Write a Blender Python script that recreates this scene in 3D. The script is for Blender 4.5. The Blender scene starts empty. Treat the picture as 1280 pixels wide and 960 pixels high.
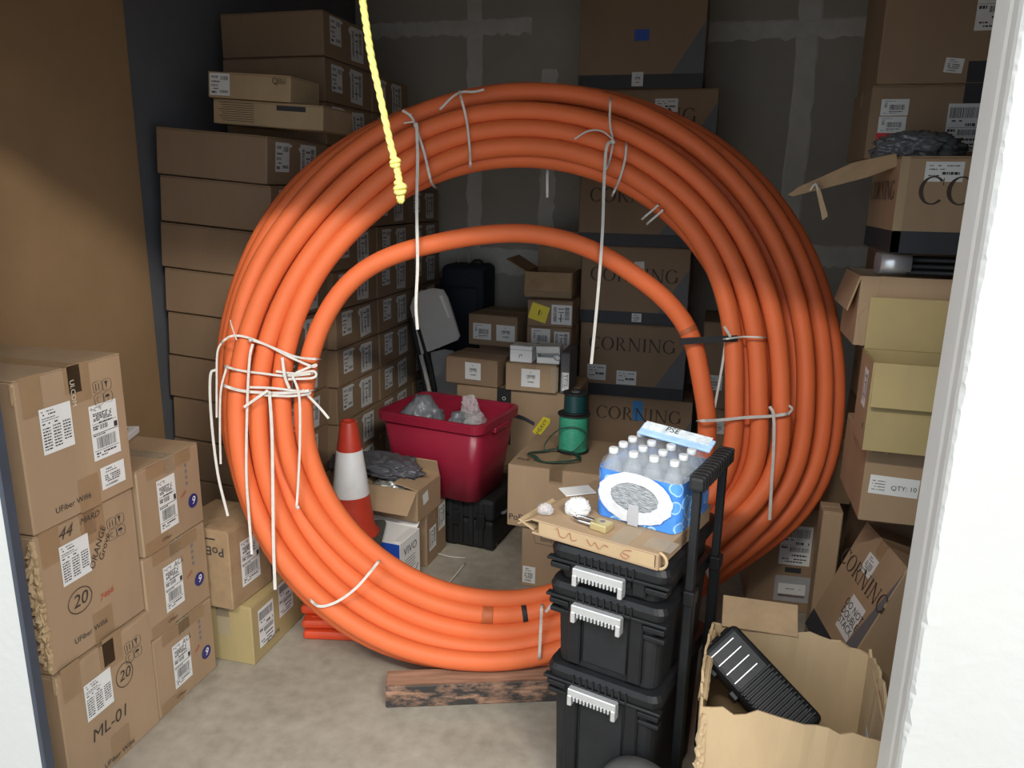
import bpy, bmesh, math, random
from mathutils import Vector, Matrix, Euler, noise
random.seed(7)
S = bpy.context.scene
COL = S.collection
R = math.radians
# ------------------------------------------------------------------ camera
CAM_H, FPX = 1.6, 960.0
CAM_M = Matrix.Rotation(R(14.4), 3, 'Z') @ Matrix.Rotation(R(90 - 14.1), 3, 'X') @ Matrix.Rotation(R(1.0), 3, 'Z')
CAM_P = Vector((0, 0, CAM_H))
cd = bpy.data.cameras.new('camera'); cd.sensor_width = 36.0; cd.lens = 36.0 * FPX / 1280.0
cd.clip_start = 0.02
cam = bpy.data.objects.new('camera', cd); COL.objects.link(cam)
cam.matrix_world = Matrix.Translation(CAM_P) @ CAM_M.to_4x4()
S.camera = cam
# ------------------------------------------------------------------ light
W = bpy.data.worlds.new('world'); S.world = W; W.use_nodes = True
W.node_tree.nodes['Background'].inputs[0].default_value = (0.80, 0.90, 1.0, 1)
W.node_tree.nodes['Background'].inputs[1].default_value = 1.75
for lx, en in ((2.0, 132), (-0.75, 88)):        # two ceiling tubes of the corridor outside, in one line
    ld = bpy.data.lights.new('corridor_lamp', 'AREA'); ld.shape = 'RECTANGLE'
    ld.size = 1.3; ld.size_y = 0.16; ld.energy = en; ld.color = (1.0, 0.94, 0.84)
    lo = bpy.data.objects.new('corridor_lamp', ld); COL.objects.link(lo)
    lo.location = (lx, -1.6, 3.86)
    lo.rotation_euler = (Vector((-0.6, 2.2, 0.6)) - Vector(lo.location)).to_track_quat('-Z', 'Y').to_euler()
S.view_settings.view_transform = 'Standard'; S.view_settings.look = 'None'
S.view_settings.gamma = 1.0; S.view_settings.use_curve_mapping = False
S.view_settings.exposure = 0.22

# ------------------------------------------------------------------ pixel -> direction helpers (1280 x 960 frame)
def ray(u, v): return CAM_M @ Vector(((u - 640) / FPX, -(v - 480) / FPX, -1.0))
def atz(u, v, z): d = ray(u, v); return CAM_P + d * ((z - CAM_H) / d.z)
def aty(u, v, y): d = ray(u, v); return CAM_P + d * (y / d.y)
def atx(u, v, x): d = ray(u, v); return CAM_P + d * (x / d.x)
def atplane(u, v, p, n): d = ray(u, v); return CAM_P + d * ((p - CAM_P).dot(n) / d.dot(n))

# ------------------------------------------------------------------ materials
MATS = {}
def mat(name, col, rough=0.7, var=0.0, scale=8.0, bump=0.0, bscale=60.0, metal=0.0, alpha=None, trans=0.0, spec=None,
        stretch=(1, 1, 1), col2=None, coat=0.0):
    if name in MATS: return MATS[name]
    m = bpy.data.materials.new(name); m.use_nodes = True; nt = m.node_tree
    b = nt.nodes['Principled BSDF']
    b.inputs['Base Color'].default_value = (*col, 1); b.inputs['Roughness'].default_value = rough
    b.inputs['Metallic'].default_value = metal
    if spec is not None: b.inputs['Specular IOR Level'].default_value = spec
    if trans: b.inputs['Transmission Weight'].default_value = trans
    if coat: b.inputs['Coat Weight'].default_value = coat
    if alpha is not None: b.inputs['Alpha'].default_value = alpha
    tc = nt.nodes.new('ShaderNodeTexCoord')
    mp = nt.nodes.new('ShaderNodeMapping'); mp.inputs['Scale'].default_value = stretch
    oi = nt.nodes.new('ShaderNodeObjectInfo')
    ad = nt.nodes.new('ShaderNodeVectorMath'); ad.operation = 'ADD'
    sc = nt.nodes.new('ShaderNodeVectorMath'); sc.operation = 'SCALE'; sc.inputs[0].default_value = (13.1, 7.7, 5.3)
    nt.links.new(oi.outputs['Random'], sc.inputs['Scale'])
    nt.links.new(tc.outputs['Object'], mp.inputs[0]); nt.links.new(mp.outputs[0], ad.inputs[0]); nt.links.new(sc.outputs[0], ad.inputs[1])
    if var > 0 or col2:
        n = nt.nodes.new('ShaderNodeTexNoise'); n.inputs['Scale'].default_value = scale; n.inputs['Detail'].default_value = 6
        n.inputs['Roughness'].default_value = 0.65
        nt.links.new(ad.outputs[0], n.inputs['Vector'])
        r = nt.nodes.new('ShaderNodeValToRGB'); r.color_ramp.elements[0].position = 0.3; r.color_ramp.elements[1].position = 0.7
        c2 = col2 if col2 else tuple(min(1, c * (1 + var)) for c in col)
        c1 = col if col2 else tuple(c * (1 - var) for c in col)
        r.color_ramp.elements[0].color = (*c1, 1); r.color_ramp.elements[1].color = (*c2, 1)
        nt.links.new(n.outputs['Fac'], r.inputs[0]); nt.links.new(r.outputs[0], b.inputs['Base Color'])
    if bump > 0:
        n2 = nt.nodes.new('ShaderNodeTexNoise'); n2.inputs['Scale'].default_value = bscale; n2.inputs['Detail'].default_value = 4
        nt.links.new(ad.outputs[0], n2.inputs['Vector'])
        bp = nt.nodes.new('ShaderNodeBump'); bp.inputs['Strength'].default_value = bump; bp.inputs['Distance'].default_value = 0.01
        nt.links.new(n2.outputs['Fac'], bp.inputs['Height']); nt.links.new(bp.outputs[0], b.inputs['Normal'])
    MATS[name] = m; return m

CARD = mat('cardboard', (.345, .235, .140), .75, .10, 5, .06, 25, stretch=(1, 1, .35))
CARD_D = mat('cardboard_brown', (.275, .183, .110), .75, .09, 5, .06, 25, stretch=(1, 1, .35))
CARD_Y = mat('cardboard_yellow', (.38, .295, .135), .75, .08, 5, .05, 25, stretch=(1, 1, .35))
CARD_L = mat('cardboard_pale', (.42, .30, .17), .75, .10, 6, .08, 25, stretch=(1, 1, .35))
CARD_W = mat('cardboard_worn', (.33, .22, .12), .8, .18, 9, .2, 30)
TAPE = mat('packing_tape', (.29, .190, .105), .42, .08, 10, .05, 40)
TAPE_C = mat('clear_tape', (.50, .42, .30), .25, .05, 10, .08, 60, alpha=.45)
PAPER = mat('label_paper', (.70, .70, .68), .6, .03, 12)
INK = mat('black_ink', (.03, .03, .035), .6)
GREYINK = mat('grey_ink', (.16, .16, .17), .6)
BROWNINK = mat('brown_ink', (.055, .035, .026), .7)
MARKER = mat('marker_ink', (.045, .035, .03), .6)
REDINK = mat('red_marker', (.42, .07, .03), .6)
REDST = mat('red_sticker', (.62, .03, .04), .5)
YELST = mat('yellow_sticker', (.80, .66, .03), .5)
NAVY = mat('navy_sticker', (.03, .03, .17), .4)
WHITE = mat('white_plastic', (.85, .85, .84), .4)
BLUE = mat('blue_print', (.015, .07, .42), .45)
BLUETAPE = mat('blue_tape', (.04, .22, .52), .5, .15, 30)
BAND = mat('dark_print_band', (.035, .036, .042), .6, .12, 8)
GREYPR = mat('grey_print', (.13, .13, .135), .6, .08, 8)
BLACKPL = mat('black_plastic', (.009, .0095, .0105), .45, .25, 14, .05, 50, spec=.3)
BLACKPL2 = mat('dark_plastic', (.013, .0135, .015), .55, .3, 10, .06, 60, spec=.3)
BLACKM = mat('black_rubber', (.012, .012, .013), .65)
SILVER = mat('silver_metal', (.62, .63, .64), .32, .06, 20, metal=.6)
CHROME = mat('chrome', (.75, .75, .76), .15, metal=1.0)
BRASS = mat('brass', (.60, .50, .25), .35, .06, 20, metal=.55)
ORANGE = mat('orange_pipe', (.69, .145, .045), .56, .05, 5, .02, 30, spec=.3)
ORANGE_D = mat('orange_red_plastic', (.70, .07, .018), .45, .08, 10)
CONE_R = mat('cone_red', (.52, .045, .022), .45, .15, 12)
CONE_W = mat('reflective_white', (.80, .80, .80), .35, .06, 20)
CONE_B = mat('cone_base_rubber', (.07, .07, .06), .8, .2, 14, .1, 60)
STRAP = mat('strap_tape', (.56, .53, .48), .55, .10, 40)
ROPE = mat('yellow_rope', (.68, .62, .17), .55, .12, 60)
MAGENTA = mat('crimson_plastic', (.28, .013, .036), .35, .06, 6)
GREYBAG = mat('grey_bag_plastic', (.17, .18, .20), .35, .15, 10, .12, 25)
DARKBAG = mat('dark_grey_bag', (.085, .087, .098), .38, .15, 10, .15, 25)
CHAIRP = mat('chair_plastic', (.58, .57, .54), .5, .06, 8)
CHAIRS = mat('chair_seat_plastic', (.36, .37, .37), .5, .06, 8)
SUIT = mat('suitcase_fabric', (.010, .014, .028), .75, .2, 60)
GREENW = mat('green_wire', (.04, .30, .18), .35, .15, 30)
TEALW = mat('dark_teal_wire', (.006, .045, .048), .4, .15, 30)
WIRE = mat('dark_green_wire', (.015, .05, .035), .45)
FILMC = mat('bubble_film', (.75, .74, .76), .12, .1, 30, .9, 90, alpha=.34)
FOIL = mat('silver_film', (.55, .56, .52), .22, .3, 40, .5, 60, metal=.6)
DKFILM = mat('dark_plastic_wrap', (.13, .135, .14), .16, .2, 14, .6, 40)
PET = mat('clear_bottle', (.66, .71, .76), .06, alpha=.20, spec=.8)
CAPW = mat('bottle_cap', (.68, .71, .73), .4)
FILMB = None

def blue_film():
    m = bpy.data.materials.new('blue_shrink_film'); m.use_nodes = True; nt = m.node_tree; b = nt.nodes['Principled BSDF']
    tc = nt.nodes.new('ShaderNodeTexCoord'); v = nt.nodes.new('ShaderNodeTexVoronoi'); v.inputs['Scale'].default_value = 26
    nt.links.new(tc.outputs['Object'], v.inputs['Vector'])
    r = nt.nodes.new('ShaderNodeValToRGB'); e = r.color_ramp.elements
    e[0].position = 0.0; e[0].color = (.10, .32, .78, 1); e[1].position = .33; e[1].color = (.10, .34, .80, 1)
    a = e.new(.38); a.color = (.45, .68, .92, 1); c = e.new(.46); c.color = (.06, .24, .70, 1)
    nt.links.new(v.outputs['Distance'], r.inputs[0]); nt.links.new(r.outputs[0], b.inputs['Base Color'])
    b.inputs['Roughness'].default_value = .22
    n2 = nt.nodes.new('ShaderNodeTexNoise'); n2.inputs['Scale'].default_value = 40
    bp = nt.nodes.new('ShaderNodeBump'); bp.inputs['Strength'].default_value = .3; bp.inputs['Distance'].default_value = .01
    nt.links.new(tc.outputs['Object'], n2.inputs['Vector']); nt.links.new(n2.outputs['Fac'], bp.inputs['Height']); nt.links.new(bp.outputs[0], b.inputs['Normal'])
    return m
FILMB = blue_film()

def concrete():
    m = bpy.data.materials.new('concrete_floor'); m.use_nodes = True; nt = m.node_tree; b = nt.nodes['Principled BSDF']
    tc = nt.nodes.new('ShaderNodeTexCoord')
    n = nt.nodes.new('ShaderNodeTexNoise'); n.inputs['Scale'].default_value = 2.2; n.inputs['Detail'].default_value = 9; n.inputs['Roughness'].default_value = .7
    n2 = nt.nodes.new('ShaderNodeTexNoise'); n2.inputs['Scale'].default_value = 22; n2.inputs['Detail'].default_value = 6
    mx = nt.nodes.new('ShaderNodeMath'); mx.operation = 'MULTIPLY_ADD'; mx.inputs[1].default_value = .45
    nt.links.new(tc.outputs['Object'], n.inputs['Vector']); nt.links.new(tc.outputs['Object'], n2.inputs['Vector'])
    nt.links.new(n2.outputs['Fac'], mx.inputs[0]); nt.links.new(n.outputs['Fac'], mx.inputs[2])
    r = nt.nodes.new('ShaderNodeValToRGB'); e = r.color_ramp.elements
    e[0].position = .45; e[0].color = (.20, .175, .135, 1); e[1].position = .95; e[1].color = (.40, .36, .295, 1)
    e2 = e.new(.70); e2.color = (.31, .275, .22, 1)
    nt.links.new(mx.outputs[0], r.inputs[0]); nt.links.new(r.outputs[0], b.inputs['Base Color'])
    b.inputs['Roughness'].default_value = .75
    bp = nt.nodes.new('ShaderNodeBump'); bp.inputs['Strength'].default_value = .15; bp.inputs['Distance'].default_value = .01
    nt.links.new(n2.outputs['Fac'], bp.inputs['Height']); nt.links.new(bp.outputs[0], b.inputs['Normal'])
    return m
FLOOR = concrete()
DRYWALL = mat('drywall_paper', (.40, .37, .315), .85, .08, 2.5, .03, 80)
MUD = mat('joint_compound', (.60, .585, .53), .85, .10, 9, .06, 60)
GREYWALL = mat('grey_wall', (.13, .133, .145), .85, .10, 3, .03, 60)
WHITEWALL = mat('white_wall_paint', (.44, .44, .425), .6, .02, 4, .12, 40)
REVEAL = mat('reveal_paint', (.50, .49, .46), .6, .04, 6, .06, 50)
HARDB = mat('brown_hardboard', (.34, .215, .11), .6, .10, 3, .03, 70)
DARKTRIM = mat('dark_blue_trim', (.035, .042, .058), .55, .1, 10)
CEIL = mat('ceiling_board', (.62, .61, .58), .9, .05, 2)

def wood_mat():
    m = bpy.data.materials.new('charred_lumber'); m.use_nodes = True; nt = m.node_tree; b = nt.nodes['Principled BSDF']
    tc = nt.nodes.new('ShaderNodeTexCoord'); mp = nt.nodes.new('ShaderNodeMapping'); mp.inputs['Scale'].default_value = (1.5, 12, 26)
    n = nt.nodes.new('ShaderNodeTexNoise'); n.inputs['Scale'].default_value = 4; n.inputs['Detail'].default_value = 8
    nt.links.new(tc.outputs['Object'], mp.inputs[0]); nt.links.new(mp.outputs[0], n.inputs['Vector'])
    r = nt.nodes.new('ShaderNodeValToRGB'); e = r.color_ramp.elements
    e[0].position = .35; e[0].color = (.22, .115, .07, 1); e[1].position = .68; e[1].color = (.42, .24, .15, 1)
    nt.links.new(n.outputs['Fac'], r.inputs[0])
    mp2 = nt.nodes.new('ShaderNodeMapping'); mp2.inputs['Scale'].default_value = (5, 9, 14)
    n2 = nt.nodes.new('ShaderNodeTexNoise'); n2.inputs['Scale'].default_value = 1.7; n2.inputs['Detail'].default_value = 8; n2.inputs['Roughness'].default_value = .7
    nt.links.new(tc.outputs['Object'], mp2.inputs[0]); nt.links.new(mp2.outputs[0], n2.inputs['Vector'])
    r2 = nt.nodes.new('ShaderNodeValToRGB'); r2.color_ramp.elements[0].position = .40; r2.color_ramp.elements[1].position = .54
    nt.links.new(n2.outputs['Fac'], r2.inputs[0])
    sp = nt.nodes.new('ShaderNodeSeparateXYZ'); nt.links.new(tc.outputs['Object'], sp.inputs[0])
    lt = nt.nodes.new('ShaderNodeMapRange'); lt.inputs[1].default_value = -.030; lt.inputs[2].default_value = -.045   # soot on the front face
    nt.links.new(sp.outputs['Y'], lt.inputs[0])
    mu = nt.nodes.new('ShaderNodeMath'); mu.operation = 'MULTIPLY'; nt.links.new(r2.outputs[0], mu.inputs[0]); nt.links.new(lt.outputs[0], mu.inputs[1])
    mix = nt.nodes.new('ShaderNodeMix'); mix.data_type = 'RGBA'; mix.inputs[7].default_value = (.03, .026, .024, 1)
    nt.links.new(mu.outputs[0], mix.inputs[0]); nt.links.new(r.outputs[0], mix.inputs[6]); nt.links.new(mix.outputs[2], b.inputs['Base Color'])
    b.inputs['Roughness'].default_value = .8
    return m
LUMBER = wood_mat()

# ------------------------------------------------------------------ object helpers
def tag(o, label=None, cat=None, group=None, kind=None):
    if label: o['label'] = label
    if cat: o['category'] = cat
    if group: o['group'] = group
    if kind: o['kind'] = kind
    return o
def empty(name, loc=(0, 0, 0), rot=(0, 0, 0)):
    o = bpy.data.objects.new(name, None); COL.objects.link(o); o.location = loc; o.rotation_euler = rot
    o.empty_display_size = .1; return o
def link(name, me, parent=None, loc=(0, 0, 0), rot=(0, 0, 0), m=None):
    o = bpy.data.objects.new(name, me); COL.objects.link(o); o.parent = parent; o.location = loc; o.rotation_euler = rot
    if m is not None and len(me.materials) == 0: me.materials.append(m)
    return o
def mesh_from(name, verts, faces, mats=(), mi=None, smooth=False):
    me = bpy.data.meshes.new(name); me.from_pydata([tuple(v) for v in verts], [], faces)
    for m in mats: me.materials.append(m)
    if mi: me.polygons.foreach_set('material_index', mi)
    if smooth: me.polygons.foreach_set('use_smooth', [True] * len(me.polygons))
    me.update(); return me
def from_bm(name, bm, m, smooth=False):
    bmesh.ops.recalc_face_normals(bm, faces=bm.faces)
    me = bpy.data.meshes.new(name); bm.to_mesh(me); bm.free()
    if m: me.materials.append(m)
    if smooth: me.polygons.foreach_set('use_smooth', [True] * len(me.polygons))
    return me
CACHE = {}
def bbox(bm, x0, x1, y0, y1, z0, z1, bev=0, seg=1):
    r = bmesh.ops.create_cube(bm, size=1)
    vs = r['verts']
    for v in vs:
        v.co = Vector((x0 if v.co.x < 0 else x1, y0 if v.co.y < 0 else y1, z0 if v.co.z < 0 else z1))
    if bev > 0:
        es = list({e for v in vs for e in v.link_edges})
        bmesh.ops.bevel(bm, geom=es, offset=bev, segments=seg, affect='EDGES', profile=.5)
def box_mesh(x0, x1, y0, y1, z0, z1, m, bev=0, seg=1, smooth=False):
    key = ('box', round(x0, 4), round(x1, 4), round(y0, 4), round(y1, 4), round(z0, 4), round(z1, 4), m.name, bev, seg)
    if key in CACHE: return CACHE[key]
    bm = bmesh.new(); bbox(bm, x0, x1, y0, y1, z0, z1, bev, seg)
    CACHE[key] = from_bm('box', bm, m, smooth); return CACHE[key]
def boxes_mesh(lst, m, bev=0, seg=1):
    bm = bmesh.new()
    for b in lst: bbox(bm, *b, bev=bev, seg=seg)
    return from_bm('boxes', bm, m)
def tube_mesh(pts, r, m, n=8, closed=False, flat=1.0, radii=None, twist=0.0):
    P = [Vector(p) for p in pts]; N = len(P); V = []; F = []
    def tan(i):
        if closed: return (P[(i + 1) % N] - P[(i - 1) % N]).normalized()
        return (P[min(i + 1, N - 1)] - P[max(i - 1, 0)]).normalized()
    t = tan(0); a = Vector((0, 0, 1)) if abs(t.z) < .8 else Vector((0, 1, 0))
    u = t.cross(a).normalized()
    for i in range(N):
        t = tan(i); u = (u - t * u.dot(t))
        if u.length < 1e-6: u = t.orthogonal()
        u.normalize(); w = t.cross(u)
        rr = radii[i] if radii else r
        for k in range(n):
            an = 2 * math.pi * k / n + twist * i
            V.append(P[i] + u * (math.cos(an) * rr) + w * (math.sin(an) * rr * flat))
    for i in range(N if closed else N - 1):
        j = (i + 1) % N
        for k in range(n):
            F.append((i * n + k, i * n + (k + 1) % n, j * n + (k + 1) % n, j * n + k))
    if not closed:
        F.append(tuple(range(n - 1, -1, -1))); F.append(tuple((N - 1) * n + k for k in range(n)))
    return mesh_from('tube', V, F, [m], smooth=True)
def smooth_path(pts, sub=8, closed=False):
    P = [Vector(p) for p in pts]; N = len(P); out = []
    rng = N if closed else N - 1
    for i in range(rng):
        p0 = P[(i - 1) % N] if closed or i > 0 else P[0] * 2 - P[1]
        p1 = P[i]; p2 = P[(i + 1) % N]
        p3 = P[(i + 2) % N] if closed or i + 2 < N else P[N - 1] * 2 - P[N - 2]
        for k in range(sub):
            t = k / sub
            out.append(.5 * ((2 * p1) + (p2 - p0) * t + (2 * p0 - 5 * p1 + 4 * p2 - p3) * t * t + (3 * p1 - p0 - 3 * p2 + p3) * t ** 3))
    if not closed: out.append(P[-1])
    return out
def lathe_mesh(prof, m, n=24, mi=None, mats=None, smooth=True):
    V = []; F = []; MI = []
    for (r, z) in prof:
        for k in range(n):
            a = 2 * math.pi * k / n; V.append((r * math.cos(a), r * math.sin(a), z))
    for i in range(len(prof) - 1):
        for k in range(n):
            F.append((i * n + k, i * n + (k + 1) % n, (i + 1) * n + (k + 1) % n, (i + 1) * n + k)); MI.append(mi[i] if mi else 0)
    F.append(tuple(range(n - 1, -1, -1))); MI.append(0)
    F.append(tuple((len(prof) - 1) * n + k for k in range(n))); MI.append(0)
    me = mesh_from('lathe', V, F, mats or [m], MI)
    me.polygons.foreach_set('use_smooth', [smooth and len(p.vertices) == 4 for p in me.polygons])
    return me
def prism_mesh(pts2, y0, y1, m, bev=0):
    """outline in x,z extruded from y0 (front) to y1"""
    bm = bmesh.new()
    vs = [bm.verts.new((x, y0, z)) for x, z in pts2]
    f = bm.faces.new(vs)
    r = bmesh.ops.extrude_face_region(bm, geom=[f])
    for g in r['geom']:
        if isinstance(g, bmesh.types.BMVert): g.co.y = y1
    if bev:
        es = [e for e in bm.edges if abs(e.verts[0].co.y - e.verts[1].co.y) < 1e-6]
        bmesh.ops.bevel(bm, geom=es, offset=bev, segments=2, affect='EDGES')
    return from_bm('prism', bm, m)
def crumple_mesh(sx, sy, sz, m, amp=.25, freq=5.0, sub=4, seed=0, flat=True, flare=0.0, soft=False):
    bm = bmesh.new(); bmesh.ops.create_icosphere(bm, subdivisions=sub, radius=1)
    off = Vector((seed * 3.7, seed * 1.9, seed * 5.1))
    for v in bm.verts:
        d = v.co.normalized()
        q = d + Vector((noise.noise(d * 2 + off), noise.noise(d * 2 + off * 2), noise.noise(d * 2 + off * 3))) * .35
        k = .5 - abs(noise.noise(q * freq * .5 + off)) * 1.6
        k2 = .5 - abs(noise.noise(q * freq * 1.1 + off * 2)) * 1.6
        rr = 1 - amp * .25 + amp * .55 * k + amp * .30 * k2
        if soft: rr = 1 + amp * (.75 * noise.noise(q * freq * .42 + off) + .38 * noise.noise(q * freq * .9 + off * 2) + .16 * noise.noise(q * freq * 2.1 + off)) - amp * .10 * (abs(noise.noise(q * freq * .8 + off * 3)) < .05)
        if flare: d = Vector((d.x * (1 + flare * d.z), d.y * (1 + flare * d.z), math.copysign(abs(d.z) ** .7, d.z)))
        p = d * rr
        if soft: p.z = d.z * (1 + (rr - 1) * min(1.0, .45 * sx / sz))
        v.co = Vector((p.x * sx, p.y * sy, (p.z * sz)))
        if flat and v.co.z < -.45 * sz: v.co.z = -.45 * sz
    zmin = min(v.co.z for v in bm.verts)
    for v in bm.verts: v.co.z -= zmin
    return from_bm('crumple', bm, m, smooth=True)

# ------------------------------------------------------------------ printing: labels, lettering
def rects_mesh(rs, mats):
    """rs: (x0, z0, x1, z1, material index, lift); a face looks towards -y"""
    V = []; F = []; MI = []
    for (x0, z0, x1, z1, mi, l) in rs:
        b = len(V); V += [(x0, -l, z0), (x1, -l, z0), (x1, -l, z1), (x0, -l, z1)]; F.append((b, b + 1, b + 2, b + 3)); MI.append(mi)
    return mesh_from('print', V, F, mats, MI)
def words(rs, rnd, x0, x1, z, hgt, fill=.8, mi=1):
    x = x0
    while x < x1:
        w = rnd.uniform(.03, .11)
        e = min(x + w, x1)
        if rnd.random() < fill: rs.append((x, z - hgt / 2, e, z + hgt / 2, mi))
        x = e + .018
def bars(rs, rnd, x0, x1, z0, z1, mi=1, vert=False):
    x = x0 if not vert else z0; lim = x1 if not vert else z1
    while x < lim:
        w = rnd.choice((.008, .014, .022)); e = min(x + w, lim)
        rs.append((x, z0, e, z1, mi) if not vert else (x0, x, x1, e, mi)); x = e + rnd.choice((.010, .014, .02))
def label_mesh(style, w, h):
    key = ('label', style, round(w, 4), round(h, 4))
    if key in CACHE: return CACHE[key]
    rnd = random.Random(hash(style) % 1000 if False else sum(map(ord, style)))
    rs = []
    if style == 'ship':
        for k in range(3): words(rs, rnd, .06, .45, .95 - .025 * k, .012)
        for k in range(5): words(rs, rnd, .12, .8, .84 - .03 * k, .02)
        rs.append((.06, .655, .94, .662, 1)); bars(rs, rnd, .32, .62, .54, .63); words(rs, rnd, .08, .28, .61, .03); words(rs, rnd, .08, .28, .57, .03)
        words(rs, rnd, .3, .8, .665, .03, 1)
        rs.append((.84, .50, .97, .60, 1)); rs.append((.04, .475, .97, .487, 1))
        words(rs, rnd, .06, .5, .45, .02); bars(rs, rnd, .16, .86, .20, .41); rs.append((.05, .165, .95, .174, 1))
        words(rs, rnd, .1, .85, .12, .03); words(rs, rnd, .1, .5, .07, .02)
    elif style == 'list':
        words(rs, rnd, .06, .45, .93, .02); words(rs, rnd, .1, .5, .86, .03)
        words(rs, rnd, .06, .6, .78, .02); words(rs, rnd, .06, .6, .73, .015)
        words(rs, rnd, .06, .55, .66, .03)
        for c in range(3):
            for k in range(8 - (c == 2)): words(rs, rnd, .05 + .32 * c, .30 + .32 * c, .56 - .065 * k + .02 * c, .03, 1)
    elif style == 'small':
        words(rs, rnd, .12, .6, .86, .05); words(rs, rnd, .2, .7, .74, .04)
        for k in range(4): words(rs, rnd, .15, .8, .58 - .09 * k, .05)
        bars(rs, rnd, .15, .7, .10, .20)
    elif style == 'stack':
        bars(rs, rnd, .08, .42, .78, .88); bars(rs, rnd, .55, .92, .70, .88)
        words(rs, rnd, .08, .5, .62, .06); bars(rs, rnd, .08, .42, .40, .50); words(rs, rnd, .08, .45, .3, .05); bars(rs, rnd, .5, .92, .12, .24); words(rs, rnd, .08, .35, .14, .1)
    elif style == 'vert':
        bars(rs, rnd, .10, .26, .12, .88, vert=True); bars(rs, rnd, .66, .88, .25, .9, vert=True)
        words(rs, rnd, .36, .6, .80, .06); words(rs, rnd, .36, .6, .62, .05); words(rs, rnd, .36, .6, .30, .05); rs.append((.45, .12, .5, .55, 1))
    elif style == 'mono':
        words(rs, rnd, .38, .62, .82, .03); bars(rs, rnd, .28, .75, .52, .68); words(rs, rnd, .3, .75, .47, .03); words(rs, rnd, .35, .7, .28, .06, 1)
    elif style == 'code':
        words(rs, rnd, .1, .5, .88, .03); bars(rs, rnd, .12, .22, .5, .8, vert=True); bars(rs, rnd, .3, .85, .34, .66); words(rs, rnd, .3, .8, .24, .05); words(rs, rnd, .1, .6, .14, .03)
    elif style == 'pallet':
        bars(rs, rnd, .06, .92, .70, .92); words(rs, rnd, .06, .4, .64, .03); words(rs, rnd, .5, .92, .56, .06); rs.append((.04, .5, .96, .506, 1))
        words(rs, rnd, .05, .25, .44, .06); bars(rs, rnd, .32, .95, .34, .46); words(rs, rnd, .4, .9, .25, .04); words(rs, rnd, .1, .9, .15, .03); words(rs, rnd, .1, .9, .08, .03)
    elif style == 'plain':
        words(rs, rnd, .1, .9, .80, .05); words(rs, rnd, .1, .5, .62, .05); words(rs, rnd, .45, .9, .42, .14, .9); words(rs, rnd, .1, .4, .3, .06)
    elif style == 'lines':
        for k in range(4): words(rs, rnd, .1, .9, .8 - .2 * k, .06)
    elif style == 'pouch':
        rs.append((.10, .18, .80, .70, 2)); words(rs, rnd, .18, .7, .5, .05); rs.append((.10, .18, .80, .28, 3))
    pm = {'pouch': [mat('pouch_film', (.38, .38, .38), .25, .05, 10), GREYINK, PAPER, mat('maroon_print', (.16, .02, .02), .5)]}.get(style, [PAPER, INK])
    out = [(-w / 2, -h / 2, w / 2, h / 2, 0, 0.0)]
    for r in rs: out.append(((r[0] - .5) * w, (r[1] - .5) * h, (r[2] - .5) * w, (r[3] - .5) * h, r[4], .0004))
    CACHE[key] = rects_mesh(out, pm); return CACHE[key]
def text_mesh(s, size, m, shear=0.0, bold=0.0):
    key = ('text', s, round(size, 4), m.name, shear, bold)
    if key in CACHE: return CACHE[key]
    cu = bpy.data.curves.new('lettering', 'FONT'); cu.body = s; cu.size = size; cu.align_x = 'CENTER'; cu.align_y = 'CENTER'
    cu.shear = shear; cu.offset = bold * size; cu.resolution_u = 3; cu.space_line = .85
    o = bpy.data.objects.new('tmp_lettering', cu); COL.objects.link(o)
    me = bpy.data.meshes.new_from_object(o)
    bpy.data.objects.remove(o); bpy.data.curves.remove(cu)
    me.transform(Matrix.Rotation(R(90), 4, 'X')); me.materials.clear(); me.materials.append(m)
    CACHE[key] = me; return me
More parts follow.
